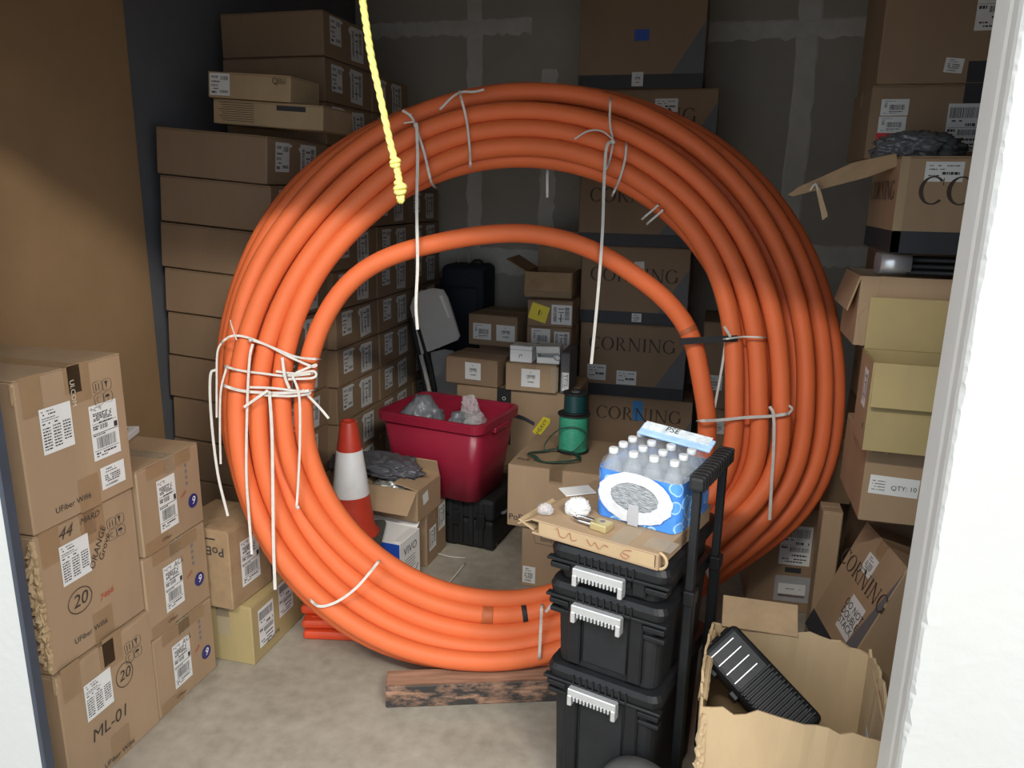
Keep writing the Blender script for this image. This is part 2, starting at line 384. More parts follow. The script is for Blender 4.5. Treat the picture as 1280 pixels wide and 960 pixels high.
def serif_mesh(s, height, m):
    key = ('serif', s, round(height, 4), m.name)
    if key in CACHE: return CACHE[key]
    V = []; F = []
    def poly(pts):
        b = len(V); V.extend((x, 0, z) for x, z in pts); F.append(tuple(range(b, b + len(pts))))
    def quad(x0, z0, x1, z1): poly([(x0, z0), (x1, z0), (x1, z1), (x0, z1)])
    def arc(cx, a0, a1, ro=(.46, .515), ri=(.325, .466), cz=.5, n=22):
        for i in range(n):
            t0 = R(a0 + (a1 - a0) * i / n); t1 = R(a0 + (a1 - a0) * (i + 1) / n)
            poly([(cx + ro[0] * math.cos(t0), cz + ro[1] * math.sin(t0)), (cx + ro[0] * math.cos(t1), cz + ro[1] * math.sin(t1)),
                  (cx + ri[0] * math.cos(t1), cz + ri[1] * math.sin(t1)), (cx + ri[0] * math.cos(t0), cz + ri[1] * math.sin(t0))])
    def serif(x, z, w=.26): quad(x - w / 2, z, x + w / 2, z + .035)
    x = 0
    for ch in s:
        if ch == 'C': arc(x + .46, 42, 318, ri=(.315, .462)); quad(x + .78, .68, x + .81, .95); wd = .86
        elif ch == 'O': arc(x + .48, 0, 360, ro=(.48, .515)); wd = 1.0
        elif ch == 'R':
            quad(x + .09, 0, x + .23, 1); serif(x + .16, 0); serif(x + .16, .965)
            arc(x + .30, -90, 90, ro=(.32, .26), ri=(.20, .225), cz=.74, n=12); quad(x + .2, .965, x + .31, 1.0); quad(x + .2, .48, x + .31, .515)
            poly([(x + .30, .49), (x + .42, .49), (x + .80, 0.0), (x + .66, 0.0)]); quad(x + .62, 0, x + .88, .03); wd = .86
        elif ch == 'N':
            quad(x + .12, 0, x + .185, 1); quad(x + .81, 0, x + .875, 1); poly([(x + .05, 1), (x + .215, 1), (x + .875, .0), (x + .77, .0)])
            serif(x + .15, 0); serif(x + .09, .965, .16); serif(x + .84, .965); wd = 1.0
        elif ch == 'I': quad(x + .108, 0, x + .248, 1); serif(x + .178, 0); serif(x + .178, .965); wd = .37
        elif ch == 'G':
            arc(x + .46, 42, 325, ri=(.315, .462)); quad(x + .78, .70, x + .81, .95); quad(x + .75, .08, x + .885, .42); serif(x + .82, .42, .26); wd = .95
        x += wd + .07
    V = [((vx - x / 2) * height, vy, (vz - .5) * height) for vx, vy, vz in V]
    CACHE[key] = mesh_from('serif', V, F, [m]); return CACHE[key]
FACE_ROT = {'F': 0, 'R': 90, 'B': 180, 'L': -90}
def face_xform(face, dims, u, v, rot=0, lift=.0015):
    w, d, h = dims
    if face == 'F': loc = Vector((-w / 2 + u, -d / 2 - lift, v))
    elif face == 'B': loc = Vector((w / 2 - u, d / 2 + lift, v))
    elif face == 'R': loc = Vector((w / 2 + lift, -d / 2 + u, v))
    elif face == 'L': loc = Vector((-w / 2 - lift, d / 2 - u, v))
    else:
        loc = Vector((-w / 2 + u, -d / 2 + v, h + lift))
        return loc, (Matrix.Rotation(R(-90), 3, 'X') @ Matrix.Rotation(R(-rot), 3, 'Y')).to_euler()
    return loc, (Matrix.Rotation(R(FACE_ROT[face]), 3, 'Z') @ Matrix.Rotation(R(-rot), 3, 'Y')).to_euler()
def decal(root, dims, spec):
    k = spec[0]
    if k == 'label':
        _, style, face, u, v, w, h, *r = spec
        me = label_mesh(style, w, h); nm = 'paper_label'
    elif k == 'text':
        _, s, face, u, v, size, m, *r = spec
        sh = r[1] if len(r) > 1 else 0
        me = text_mesh(s, size, m, sh, 0); nm = 'lettering'
    elif k == 'serif':
        _, s, face, u, v, hgt, m, *r = spec
        me = serif_mesh(s, hgt, m); nm = 'lettering'
    elif k == 'rect':
        _, m, face, u, v, w, h, *r = spec
        nm = r[1] if len(r) > 1 else 'tape_strip'
        key = ('rect', m.name, round(w, 4), round(h, 4))
        if key not in CACHE: CACHE[key] = rects_mesh([(-w / 2, -h / 2, w / 2, h / 2, 0, 0)], [m])
        me = CACHE[key]
    elif k == 'poly':
        _, m, face, u, v, pts, *r = spec
        nm = r[1] if len(r) > 1 else 'printed_wedge'
        me = mesh_from('poly', [(x, 0, z) for x, z in pts], [tuple(range(len(pts)))], [m])
    elif k == 'stroke':
        _, m, face, u, v, pts, wid, *r = spec
        nm = r[1] if len(r) > 1 else 'handwriting'
        me = tube_mesh(smooth_path([(x, 0, z) for x, z in pts], 5), wid, m, 5, flat=.15)
    lift = .0008 if k in ('rect', 'poly') else (.0022 if k in ('text', 'serif', 'stroke') else .0015)
    loc, rot = face_xform(face, dims, u, v, r[0] if r else 0, lift)
    return link(nm, me, root, loc, rot)

# ------------------------------------------------------------------ cartons
def carton(label, x, y, z, w, d, h, rz=0, m=CARD, decals=(), name='cardboard_box', cat='box', group=None, rx=0, ry=0,
           tape=TAPE, top=True, seam='x', tape_drop=.05):
    root = empty(name, (x, y, z), (R(rx), R(ry), R(rz))); tag(root, label, cat, group)
    t = .004
    link('body', box_mesh(-w / 2, w / 2, -d / 2, d / 2, 0, h - t if top else h, m, .0035), root)
    if top:
        if seam == 'x':
            link('flap', box_mesh(-w / 2 + .001, w / 2 - .001, -d / 2 + .001, -.0015, h - t, h, m, .001), root)
            link('flap', box_mesh(-w / 2 + .001, w / 2 - .001, .0015, d / 2 - .001, h - t, h, m, .001), root)
        else:
            link('flap', box_mesh(-w / 2 + .001, -.0015, -d / 2 + .001, d / 2 - .001, h - t, h, m, .001), root)
            link('flap', box_mesh(.0015, w / 2 - .001, -d / 2 + .001, d / 2 - .001, h - t, h, m, .001), root)
        if tape:
            tw = .026
            if seam == 'x':
                link('tape', boxes_mesh([(-w / 2 - .0008, w / 2 + .0008, -tw, tw, h, h + .0007), (w / 2, w / 2 + .0008, -tw, tw, h - tape_drop, h + .0007),
                                         (-w / 2 - .0008, -w / 2, -tw, tw, h - tape_drop, h + .0007)], tape), root)
            else:
                link('tape', boxes_mesh([(-tw, tw, -d / 2 - .0008, d / 2 + .0008, h, h + .0007), (-tw, tw, -d / 2 - .0008, -d / 2, h - tape_drop, h + .0007)], tape), root)
    for s in decals: decal(root, (w, d, h), s)
    return root
def open_carton(label, x, y, z, w, d, h, rz=0, m=CARD, decals=(), flaps=(), name='open_cardboard_box', rx=0, ry=0, t=.006, cat='box', ragged=0.0, seed=1):
    """flaps: (side, length, angle above the outward horizontal in degrees)"""
    root = empty(name, (x, y, z), (R(rx), R(ry), R(rz))); tag(root, label, cat)
    if not ragged:
        me = boxes_mesh([(-w / 2, w / 2, -d / 2, d / 2, 0, t), (-w / 2, w / 2, -d / 2, -d / 2 + t, t, h), (-w / 2, w / 2, d / 2 - t, d / 2, t, h),
                         (-w / 2, -w / 2 + t, -d / 2 + t, d / 2 - t, t, h), (w / 2 - t, w / 2, -d / 2 + t, d / 2 - t, t, h)], m)
        link('body', me, root)
    else:
        rnd = random.Random(seed); bm = bmesh.new(); bbox(bm, -w / 2, w / 2, -d / 2, d / 2, 0, t)
        link('bottom_panel', from_bm('p', bm, m), root)
        for (ax, ay, bx, by) in ((-w / 2, -d / 2, w / 2, -d / 2), (w / 2, -d / 2, w / 2, d / 2), (w / 2, d / 2, -w / 2, d / 2), (-w / 2, d / 2, -w / 2, -d / 2)):
            n = 16; A = Vector((ax, ay, 0)); B = Vector((bx, by, 0)); dr = (B - A).normalized(); nn = Vector((-dr.y, dr.x, 0))
            V = []; F = []
            for i in range(n + 1):
                p = A + (B - A) * i / n; s = math.sin(math.pi * i / n)
                zt = h + ragged * (rnd.random() - .6) + .012 * s
                o = nn * (t * 0) - nn * (.012 * s * rnd.uniform(.6, 1.0))
                V += [p, p + nn * t, p + o * .3 + Vector((0, 0, h * .55)), p + o * .3 + nn * t + Vector((0, 0, h * .55)), p + o + Vector((0, 0, zt)), p + o + nn * t + Vector((0, 0, zt - .002))]
            for i in range(n):
                b = i * 6; c = b + 6
                for (q0, q1) in ((0, 2), (2, 4), (4, 5), (5, 3), (3, 1), (1, 0)): F.append((b + q0, c + q0, c + q1, b + q1))
            F.append((0, 2, 4, 5, 3, 1)); e = n * 6; F.append((e, e + 1, e + 3, e + 5, e + 4, e + 2))
            link('side_panel', mesh_from('panel', V, F, [m]), root)
    for (side, ln, ang) in flaps:
        fw = (w if side in 'FB' else d) - .006
        me = box_mesh(-fw / 2, fw / 2, 0, ln, -t / 2, t / 2, m, .0015)
        loc = {'F': (0, -d / 2, h), 'B': (0, d / 2, h), 'L': (-w / 2, 0, h), 'R': (w / 2, 0, h)}[side]
        rzf = {'F': 180, 'B': 0, 'L': 90, 'R': -90}[side]
        rot = (Matrix.Rotation(R(rzf), 3, 'Z') @ Matrix.Rotation(R(ang), 3, 'X')).to_euler()
        link('flap', me, root, loc, rot)
    for s in decals: decal(root, (w, d, h), s)
    return root
ORD = ['topmost', 'second from the top', 'third from the top', 'fourth from the top', 'fifth from the top', 'sixth from the top', 'seventh from the top',
       'eighth from the top', 'ninth from the top', 'tenth from the top', 'eleventh from the top', 'twelfth from the top', 'thirteenth from the top', 'fourteenth from the top']

# ================================================================== THE ROOM
LX, RX, BY, HZ = -2.19, 1.50, 4.60, 3.0
def struct(name, me, label, cat=None): return tag(link(name, me), label, cat or name.split('_')[0], kind='structure')
struct('floor', box_mesh(-6, 6, -6, BY + .1, -.1, 0, FLOOR), 'grey stained concrete floor of the storage room')
struct('ceiling', box_mesh(LX - .1, RX + .1, 1.25, BY + .1, HZ, HZ + .1, CEIL), 'board ceiling over the storage room')
struct('wall_left', box_mesh(LX - .1, LX, 1.37, BY + .1, 0, HZ, GREYWALL), 'dark grey left wall above the stacked boxes')
struct('wall_right', box_mesh(RX, RX + .1, 1.37, BY + .1, 0, HZ, GREYWALL), 'dark right wall behind the stacked boxes')
wb = struct('wall_back', box_mesh(LX - .1, RX + .1, BY, BY + .1, 0, HZ, DRYWALL), 'bare drywall back wall with pale joint compound bands')
def mud(x0, x1, z0, z1, vert=True, seed=0):
    e = .0004 * seed
    rnd = random.Random(seed); V = []; F = []; n = 40
    for i in range(n + 1):
        t = i / n
        if vert:
            z = z0 + (z1 - z0) * t; a = x0 + rnd.uniform(-.008, .008); b = x1 + rnd.uniform(-.008, .008)
            V += [(a, BY + .001, z), (a + .012, BY - .002 - e, z), (b - .012, BY - .002 - e, z), (b, BY + .001, z)]
        else:
            x = x0 + (x1 - x0) * t; a = z0 + rnd.uniform(-.012, .012); b = z1 + rnd.uniform(-.005, .005)
            V += [(x, BY + .001, b), (x, BY - .002 - e, b - .012), (x, BY - .002 - e, a + .012), (x, BY + .001, a)]
    for i in range(n):
        for k in range(3): F.append((i * 4 + k, i * 4 + k + 1, i * 4 + k + 5, i * 4 + k + 4))
    link('joint_compound_band', mesh_from('mud', V, F, [MUD]), wb)
mud(-1.49, -1.39, 0, 3, seed=1); mud(-1.04, -.94, 1.0, 2.28, seed=2); mud(.33, .45, 0, 3, seed=3)
mud(-2.1, -1.10, 2.47, 2.56, False, 4); mud(-1.75, -.75, 1.10, 1.26, False, 5); mud(-.2, 1.4, 2.40, 2.50, False, 6); mud(.2, 1.2, 1.22, 1.34, False, 7)
# front wall with the doorway the picture is taken through
YF = 1.25; DL, DR, DH = -1.41, .3727, 2.14
struct('wall_front_top', box_mesh(LX - .1, RX + .1, YF, 1.37, DH, HZ, WHITEWALL), 'white wall above the doorway')
struct('wall_front_left', box_mesh(-3.2, DL - .012, 1.198, 1.22, 0, DH + .02, WHITEWALL), 'white painted panel left of the doorway beside dark edge trim')
struct('trim_1', box_mesh(DL - .012, DL, 1.196, 1.222, 0, DH, DARKTRIM, .002), 'dark blue edge trim on the white panel beside the cartons')
def right_jamb():
    rnd = random.Random(5); n = 260; V = []; F = []; MI = []
    chips = [(.62, .030, .045), (.74, .022, .05), (.80, .018, .03), (.50, .02, .04), (1.05, .010, .05), (1.32, .012, .04), (1.5, .008, .05), (.93, .012, .03)]
    for i in range(n + 1):
        z = DH * i / n; c = .004 + .0025 * rnd.random() + .003 * abs(noise.noise(Vector((0, 0, z * 9))))
        for (cz, cw, ch) in chips:
            if abs(z - cz) < ch / 2: c += cw * .22 * (1 - abs(z - cz) / (ch / 2)) * rnd.uniform(.75, 1.1)
        V += [(3.0, YF, z), (DR + c + .022, YF, z), (DR + c, YF - .0015, z), (DR + .0015, YF + c * .7, z), (DR, YF + c * .7 + .012, z), (DR + .002, YF + .045, z), (DR, YF + .055, z), (DR, 1.37, z), (3.0, 1.37, z)]
    for i in range(n):
        for k in range(8):
            b = i * 9 + k; F.append((b, b + 1, b + 10, b + 9)); MI.append(0 if k < 3 else 1)
    return mesh_from('jamb', V, F, [WHITEWALL, REVEAL], MI)
struct('wall_front_right', right_jamb(), 'white wall right of the doorway with chipped paint edge')
pan = tag(link('wall_panel', box_mesh(LX, LX + .018, 1.38, 2.615, 0, 2.75, HARDB, .002)), 'tall smooth brown hardboard sheet covering the left wall', 'panel')

# ================================================================== THE COIL
CP0 = Vector((-.62, 2.12, .105)); CA, CB = R(18), R(14)
CE1 = Vector((math.cos(CA), math.sin(CA), 0)); CE2 = Vector((-math.sin(CA) * math.sin(CB), math.cos(CA) * math.sin(CB), math.cos(CB)))
CN = CE1.cross(CE2)                      # towards the doorway
def coil_pt(u, v, w): return atplane(u, v, CP0 - CN * w, CN)
PR = .0310
TURNS = {  # image polar samples around (650, 480): (deg, radius), depth behind the front layer at top/sides and at the bottom
    'a': ([(0, 358), (57.3, 371), (100.4, 363), (141.5, 355), (158.8, 360), (181.6, 361), (215, 372), (238.8, 370), (265, 350), (315, 331), (340.6, 360)], .040, .055),
    'b': ([(0, 326), (53.9, 339), (101, 341), (138.4, 331), (157.5, 339), (181.6, 354), (210, 368), (238.8, 365), (265, 349), (315, 308), (340.2, 337)], 0.0, 0.0),
    'c': ([(0, 298), (50.7, 315), (101, 319), (134, 306), (155, 311), (181.6, 327), (210, 343), (236.6, 343), (265, 332), (315, 286), (337.4, 312)], 0.0, .040),
    'd': ([(0, 268), (46.8, 292), (101, 297), (129, 284), (153.3, 290), (181.6, 299), (205, 304), (230.8, 299), (265, 291), (315, 263), (335, 281)], 0.0, .075),
    'e': ([(0, 283), (46, 284), (101, 283), (129, 286), (155, 300), (181.6, 314), (210, 322), (234, 321), (265, 313), (315, 275), (335, 290)], .058, .060),
    'f': ([(0, 381), (40, 383), (70, 371), (101, 361), (141, 366), (160, 366), (181.6, 366), (205, 366), (238, 356), (265, 343), (315, 339), (340, 381)], .085, .115),
    'g': ([(0, 396), (40, 391), (70, 374), (101, 360), (142, 373), (160, 371), (181.6, 369), (205, 362), (238, 348), (265, 334), (315, 343), (340, 394)], .147, .175),
    'h': ([(0, 305), (46, 322), (101, 330), (135, 318), (181.6, 334), (236, 336), (265, 328), (315, 290)], .080, .110),
    'i': ([(0, 345), (46, 350), (101, 345), (135, 342), (181.6, 350), (210, 345), (236, 342), (265, 326), (315, 312)], .100, .165),
    'inner': ([(0, 227), (18.4, 221), (48, 195), (93, 189), (120, 204), (148.5, 248), (178, 268), (200, 279), (227, 280), (265, 271), (306, 252), (341, 246)], .015, .095),
}
def polar_curve(samples, n=120):
    s = sorted(samples); N = len(s); out = []
    for i in range(n):
        a = 360.0 * i / n
        j = max([k for k in range(N) if s[k][0] <= a], default=-1)
        p1 = s[j]; p2 = s[(j + 1) % N]; p0 = s[j - 1]; p3 = s[(j + 2) % N]
        a1 = p1[0] if j >= 0 else p1[0] - 360; a2 = p2[0] if p2[0] > a else p2[0] + 360
        if j < 0: p1 = s[-1]; a1 = p1[0] - 360; p0 = s[-2]; p2 = s[0]; a2 = p2[0]; p3 = s[1 % N]
        a0 = p0[0]
        while a0 >= a1: a0 -= 360
        a3 = p3[0]
        while a3 <= a2: a3 += 360
        h = a2 - a1; t = (a - a1) / h
        m1 = (p2[1] - p0[1]) / (a2 - a0) * h; m2 = (p3[1] - p1[1]) / (a3 - a1) * h
        out.append((a, (2 * t ** 3 - 3 * t ** 2 + 1) * p1[1] + (t ** 3 - 2 * t ** 2 + t) * m1 + (-2 * t ** 3 + 3 * t ** 2) * p2[1] + (t ** 3 - t ** 2) * m2))
    return out
coil = empty('conduit_coil', CP0 - Vector((0, 0, .03))); tag(coil, 'huge bundled coil of bright orange plastic conduit leaning on a plank', 'conduit coil')
bpy.context.view_layer.update()
def cl(p): return Vector(p) - coil.location
TURN_PTS = {}
for key, (smp, w0, wb_) in TURNS.items():
    pts = []
    for (a, r) in polar_curve(smp):
        s = max(0.0, -math.sin(R(a))); w = w0 + (wb_ - w0) * s * s * (3 - 2 * s)
        pts.append(cl(coil_pt(650 + r * math.cos(R(a)), 480 - r * math.sin(R(a)), w)))
    for _ in range(3): pts = [(pts[i - 1] + pts[i] * 2 + pts[(i + 1) % len(pts)]) / 4 for i in range(len(pts))]
    TURN_PTS[key] = pts
    link('conduit_turn', tube_mesh(pts, PR, ORANGE, 18, closed=True), coil)
def collar(key, a0, a1, m, name, grow=.0012):
    i0 = int(a0 / 3); i1 = int(a1 / 3) + 1
    full = smooth_path(TURN_PTS[key][i0:i1 + 1], 12); k0 = int((a0 - i0 * 3) * 4); seg = full[k0:k0 + max(3, int((a1 - a0) * 4))]
    link(name, tube_mesh(seg, PR + grow, m, 18), coil)
collar('d', 270.5, 272, BLACKM, 'black_tape_wrap'); collar('d', 260.5, 263.5, mat('scuffed_orange', (.42, .10, .03), .6, .2, 30), 'scuff_mark', .0006)
collar('inner', 17, 19, mat('scuffed_orange', (.42, .10, .03), .6), 'scuff_mark', .0006)

def ribbon_mesh(pts, wd, m, closed=False, th=.0016):
    P = [Vector(p) for p in pts]; N = len(P); V = []; F = []
    for i in range(N):
        a = P[(i - 1) % N] if closed else P[max(i - 1, 0)]; b = P[(i + 1) % N] if closed else P[min(i + 1, N - 1)]
        t = (b - a).normalized(); s_ = t.cross(CN)
        s_ = s_.normalized() if s_.length > .3 else (CE2 if abs(t.dot(CE1)) > .5 else CE1); n_ = s_.cross(t).normalized()
        for (p, q) in ((-1, -1), (1, -1), (1, 1), (-1, 1)): V.append(P[i] + s_ * wd * p + n_ * th * q)
    for i in range(N if closed else N - 1):
        j = (i + 1) % N
        for k in range(4): F.append((i * 4 + k, i * 4 + (k + 1) % 4, j * 4 + (k + 1) % 4, j * 4 + k))
    if not closed: F += [(3, 2, 1, 0), tuple((N - 1) * 4 + k for k in range(4))]
    me = mesh_from('ribbon', V, F, [m])
    return me
def strap(px, w=-.040, r=.0042, name='strap', m=STRAP, sub=6, close_back=None, flat=.45):
    pts = []
    for p in px:
        ww = p[2] if len(p) > 2 else w
        pts.append(cl(coil_pt(p[0], p[1], ww)))
    if close_back:
        back = [cl(coil_pt(p[0], p[1], close_back)) for p in reversed(px)]
        link(name, ribbon_mesh(smooth_path(pts + back, sub, True), r * .82, m, True), coil)
    else:
        link(name, ribbon_mesh(smooth_path(pts, sub), r * .85, m), coil)
BK = .20
# lashings on the left
strap([(277, 428), (290, 420), (310, 422), (340, 434), (370, 446), (397, 449)], close_back=BK)
strap([(312, 424), (335, 432), (362, 446), (390, 458), (394, 456), (370, 466)], -.043)
strap([(282, 458), (300, 463), (330, 467), (360, 470), (391, 467)], close_back=BK)
strap([(345, 464), (370, 467), (392, 464), (392, 472), (360, 474)], -.044)
strap([(280, 482), (300, 488), (330, 491), (360, 491), (389, 488)], close_back=BK, r=.0055)
strap([(312, 484), (340, 485), (365, 488), (388, 491), (365, 495), (330, 494)], -.045)
strap([(335, 488, -.055), (322, 497, -.06), (305, 509, -.06)], r=.005)
strap([(353, 447, -.052), (356, 470, -.055), (362, 486, -.05)], r=.005)
strap([(378, 487, -.04), (400, 510, -.03), (411, 523, -.03)], r=.0045)
strap([(296, 425, -.045), (290, 408, -.05), (288, 400, -.06)], r=.002)
strap([(280, 425, -.04), (272, 440, -.04), (271, 480, -.04), (271, 522, -.04)], r=.0035)
strap([(270, 462, -.04), (263, 470, -.04), (264, 520, -.04), (272, 590, -.045), (285, 645, -.05)], r=.0045)
strap([(283, 460, -.045), (276, 490, -.05), (275, 540, -.05), (276, 580, -.05)], r=.0035)
strap([(316, 430, -.05), (312, 450, -.052), (309, 510, -.05), (308, 590, -.048), (311, 640, -.047), (315, 693, -.047)], r=.0045)
strap([(337, 492, -.052), (340, 540, -.05), (341, 600, -.048), (342, 680, -.046), (344, 737, -.046)], r=.0055)
strap([(365, 468, -.05), (374, 495, -.052), (375, 550, -.05), (373, 600, -.04), (371, 632, -.04)], r=.0042)
for (u, v, w) in ((313, 424, -.048), (337, 490, -.052), (372, 633, -.042), (362, 468, -.05), (284, 458, -.045)):
    me = crumple_mesh(.008, .006, .007, STRAP, .7, 6, 3, int(u), False)
    link('knot', me, coil, cl(coil_pt(u, v, w)) - Vector((0, 0, .01)))
# lashings along the top
strap([(503, 138, -.04), (514, 146, -.04), (520, 160, -.042), (530, 190, -.04), (539, 227, -.03), (545, 228, .2), (520, 150, .2), (514, 143, -.035)], r=.0045)
strap([(521, 158, -.05), (522, 200, -.052), (521, 260, -.05), (522, 330, -.05), (520, 380, -.05), (522, 412, -.05)], r=.0055)
strap([(505, 154, -.042), (518, 152, -.045)], r=.0025)
strap([(575, 117), (583, 150), (587, 185), (588, 208)], r=.0042, close_back=BK)
strap([(550, 137, -.035), (566, 121, -.04), (578, 115, -.03), (592, 115, -.04), (605, 112, -.04)], r=.0038)
strap([(763, 124), (762, 145), (763, 160), (766, 178), (762, 200), (758, 212)], r=.0038, close_back=BK)
strap([(718, 174, -.06), (735, 164, -.065), (752, 164, -.06), (766, 174, -.05)], r=.0028)
strap([(766, 176, -.05), (758, 185, -.055), (755, 230, -.052), (753, 290, -.05), (748, 360, -.05), (742, 425, -.05), (739, 455, -.05)], r=.0055)
strap([(783, 180), (781, 200), (774, 225), (766, 243)], r=.0042, close_back=BK)
strap([(684, 213, .15), (684, 247, .15)], r=.005)
me = crumple_mesh(.009, .006, .009, STRAP, .7, 6, 3, 4, False)
link('knot', me, coil, cl(coil_pt(766, 176, -.05)) - Vector((0, 0, .012))); link('knot', me, coil, cl(coil_pt(520, 155, -.048)) - Vector((0, 0, .012)))
for q in (-3, 3): strap([(806 + q, 277 + q), (809 + q, 274 + q), (816 + q, 268 + q), (823 + q, 262 + q), (826 + q, 259 + q)], -.036, r=.004, close_back=.04)
# lashings on the right
strap([(850, 427), (880, 425), (922, 423)], -.034, r=.0125, m=BLACKM, name='black_strap', flat=.3)
strap([(905, 424), (930, 421), (955, 422)], r=.0035, close_back=BK)
strap([(913, 421, -.045), (905, 408, -.055)], r=.005); strap([(907, 424, -.01), (903, 455, .02), (893, 510, .02)], r=.0045)
strap([(875, 526), (900, 525), (930, 522), (965, 520), (985, 517)], r=.0058, close_back=.12)
strap([(985, 518, -.04), (990, 511, -.05), (986, 507, -.05)], r=.004)
strap([(962, 508, -.042), (967, 520, -.05), (967, 560, -.05), (964, 610, -.05), (962, 650, -.05)], r=.0055)
strap([(876, 690, -.04), (884, 715, -.035), (893, 738, -.02)], r=.005)
# lashings at the bottom
strap([(473, 702), (462, 716), (445, 735), (425, 750), (408, 757), (397, 757), (388, 750)], r=.0052, close_back=.16)
strap([(677, 758), (676, 780), (675, 800), (674, 823)], r=.0055, close_back=.16)
strap([(682, 765, -.03), (690, 755, -.04)], r=.005)

# ================================================================== PLANK, FLOOR THINGS
plank = tag(link('lumber_plank', box_mesh(-.50, .50, -.0455, .0455, 0, .077, LUMBER, .004), None, (0, 0, 0), (0, 0, R(19.5))),
            'short scorched lumber block on the floor under the orange coil', 'lumber')
pd = Vector((math.cos(R(19.5)), math.sin(R(19.5)), 0)); pn = Vector((-pd.y, pd.x, 0))
plank.location = Vector((-.896, 1.95, 0)) + pd * .5 + pn * .0455

# ================================================================== LEFT FRONT CARTONS
def col1_decals(i):
    h = .388
    d = [('rect', TAPE, 'R', .045, .34, .06, .10), ('rect', TAPE, 'R', .19, .34, .07, .10), ('rect', TAPE, 'R', .18, .045, .07, .09)]
    icons = [('rect', INK, 'R', .245 + .028 * (k % 2), .315 - .028 * (k // 2), .023, .0012, 0, 'printed_icon') for k in range(4)]
    for k in range(4):
        u, v = .245 + .032 * (k % 2), .315 - .034 * (k // 2)
        d += [('stroke', INK, 'R', u, v, [(-.013, -.013), (.013, -.013), (.013, .013), (-.013, .013), (-.013, -.013)], .0007, 0, 'printed_icon')]
        if k == 0: d += [('stroke', INK, 'R', u - .005, v, [(0, -.009), (0, .009)], .0012, 0, 'printed_icon'), ('stroke', INK, 'R', u + .005, v, [(0, -.009), (0, .009)], .0012, 0, 'printed_icon')]
        elif k == 1: d += [('poly', INK, 'R', u, v, [(-.006, .009), (.006, .009), (.002, 0), (.001, -.009), (-.001, -.009), (-.002, 0)], 0, 'printed_icon')]
        elif k == 3: d += [('poly', INK, 'R', u, v, [(-.009, 0), (.009, 0), (.005, .007), (-.005, .007)], 0, 'printed_icon'), ('stroke', INK, 'R', u, v, [(0, 0), (0, -.009)], .0008, 0, 'printed_icon')]
        else: d += [('stroke', INK, 'R', u, v, [(.006, .004), (0, .008), (-.006, .003), (-.003, -.006), (.004, -.007)], .0008, 0, 'printed_icon')]
    if i == 2:
        d += [('label', 'list', 'R', .105, .245, .095, .115), ('label', 'ship', 'R', .255, .195, .095, .15), ('label', 'small', 'R', .265, .065, .085, .062),
              ('text', 'UFiber Wifi6', 'R', .125, .038, .022, INK), ('text', 'UI.COM', 'R', .165, .318, .020, mat('tape_print', (.62, .56, .46), .5), -90)]
    elif i == 1:
        d += [('label', 'list', 'R', .115, .270, .095, .11), ('text', 'UFiber Wifi6', 'R', .135, .05, .022, INK), ('text', '20', 'R', .112, .155, .050, MARKER, 0, .2),
              ('stroke', MARKER, 'R', .112, .155, [(.04 * math.cos(a / 10 * 6.3), .034 * math.sin(a / 10 * 6.3)) for a in range(11)], .0014),
              ('text', 'ORANGE\n Grove', 'R', .200, .262, .028, MARKER, 60, .2), ('text', '7466', 'R', .200, .125, .026, REDINK, 8, .3), ('text', '44', 'R', .09, .355, .045, BROWNINK, 0, .4), ('text', 'MARD', 'R', .175, .362, .024, BROWNINK, 0, .3)]
    else:
        d += [('label', 'list', 'R', .125, .245, .095, .11), ('text', '20', 'R', .220, .243, .044, MARKER, 0, .2), ('text', 'ML-01', 'R', .150, .135, .052, MARKER, 0, .15),
              ('stroke', MARKER, 'R', .220, .243, [(.032 * math.cos(a / 10 * 6.3), .036 * math.sin(a / 10 * 6.3)) for a in range(11)], .0013), ('text', 'UFiber Wifi6', 'R', .17, .02, .022, INK)]
    return d
def torn_strip(length, amp, seed, m=CARD_L):
    """a ragged, curled strip of torn board standing along z"""
    rnd = random.Random(seed); n = int(length / .008); V = []; F = []
    for i in range(n + 1):
        z = length * i / n; e = math.sin(math.pi * i / n) ** .5
        a = amp * e * rnd.uniform(.35, 1.0); c = amp * .5 * e * noise.noise(Vector((seed, z * 30, 0)))
        V += [(-.004, 0, z), (a * .4, -.004 - abs(c) * .5, z + rnd.uniform(-.003, .003)), (a * .75, c, z + rnd.uniform(-.004, .004)), (a * .55, c + .006, z + rnd.uniform(-.004, .004)), (-.004, .004, z)]
    for i in range(n):
        for k in range(5): F.append((i * 5 + k, i * 5 + (k + 1) % 5, i * 5 + 5 + (k + 1) % 5, i * 5 + 5 + k))
    return mesh_from('torn', V, F, [m])
C1L = ['large brown carton marked ML-01 standing on the floor beside the white panel', 'large brown carton with torn corner and circled 20, middle of its stack',
       'large taped brown carton with three white labels, on top of its stack']
C1Z = [0, .381, .769, 1.160]
for i in range(3):
    o = carton(C1L[i], -1.80 + (.004, -.006, .003)[i], 1.537, C1Z[i], .52, .338, C1Z[i + 1] - C1Z[i] - .004, (0, .3, 0)[i], CARD, col1_decals(i), tape=TAPE, seam='x', tape_drop=.07)
    if i == 1:
        for k in range(4): link('torn_edge', torn_strip(.36, .046 - .005 * k, 40 + k), o, (.246 + .004 * k, -.166 - .002 * k, .012), (0, 0, R(-110 + 28 * k)))
    else:
        link('scuffed_corner', torn_strip(.05, .010, 50 + i), o, (.255, -.170, .33), (0, 0, R(40)))
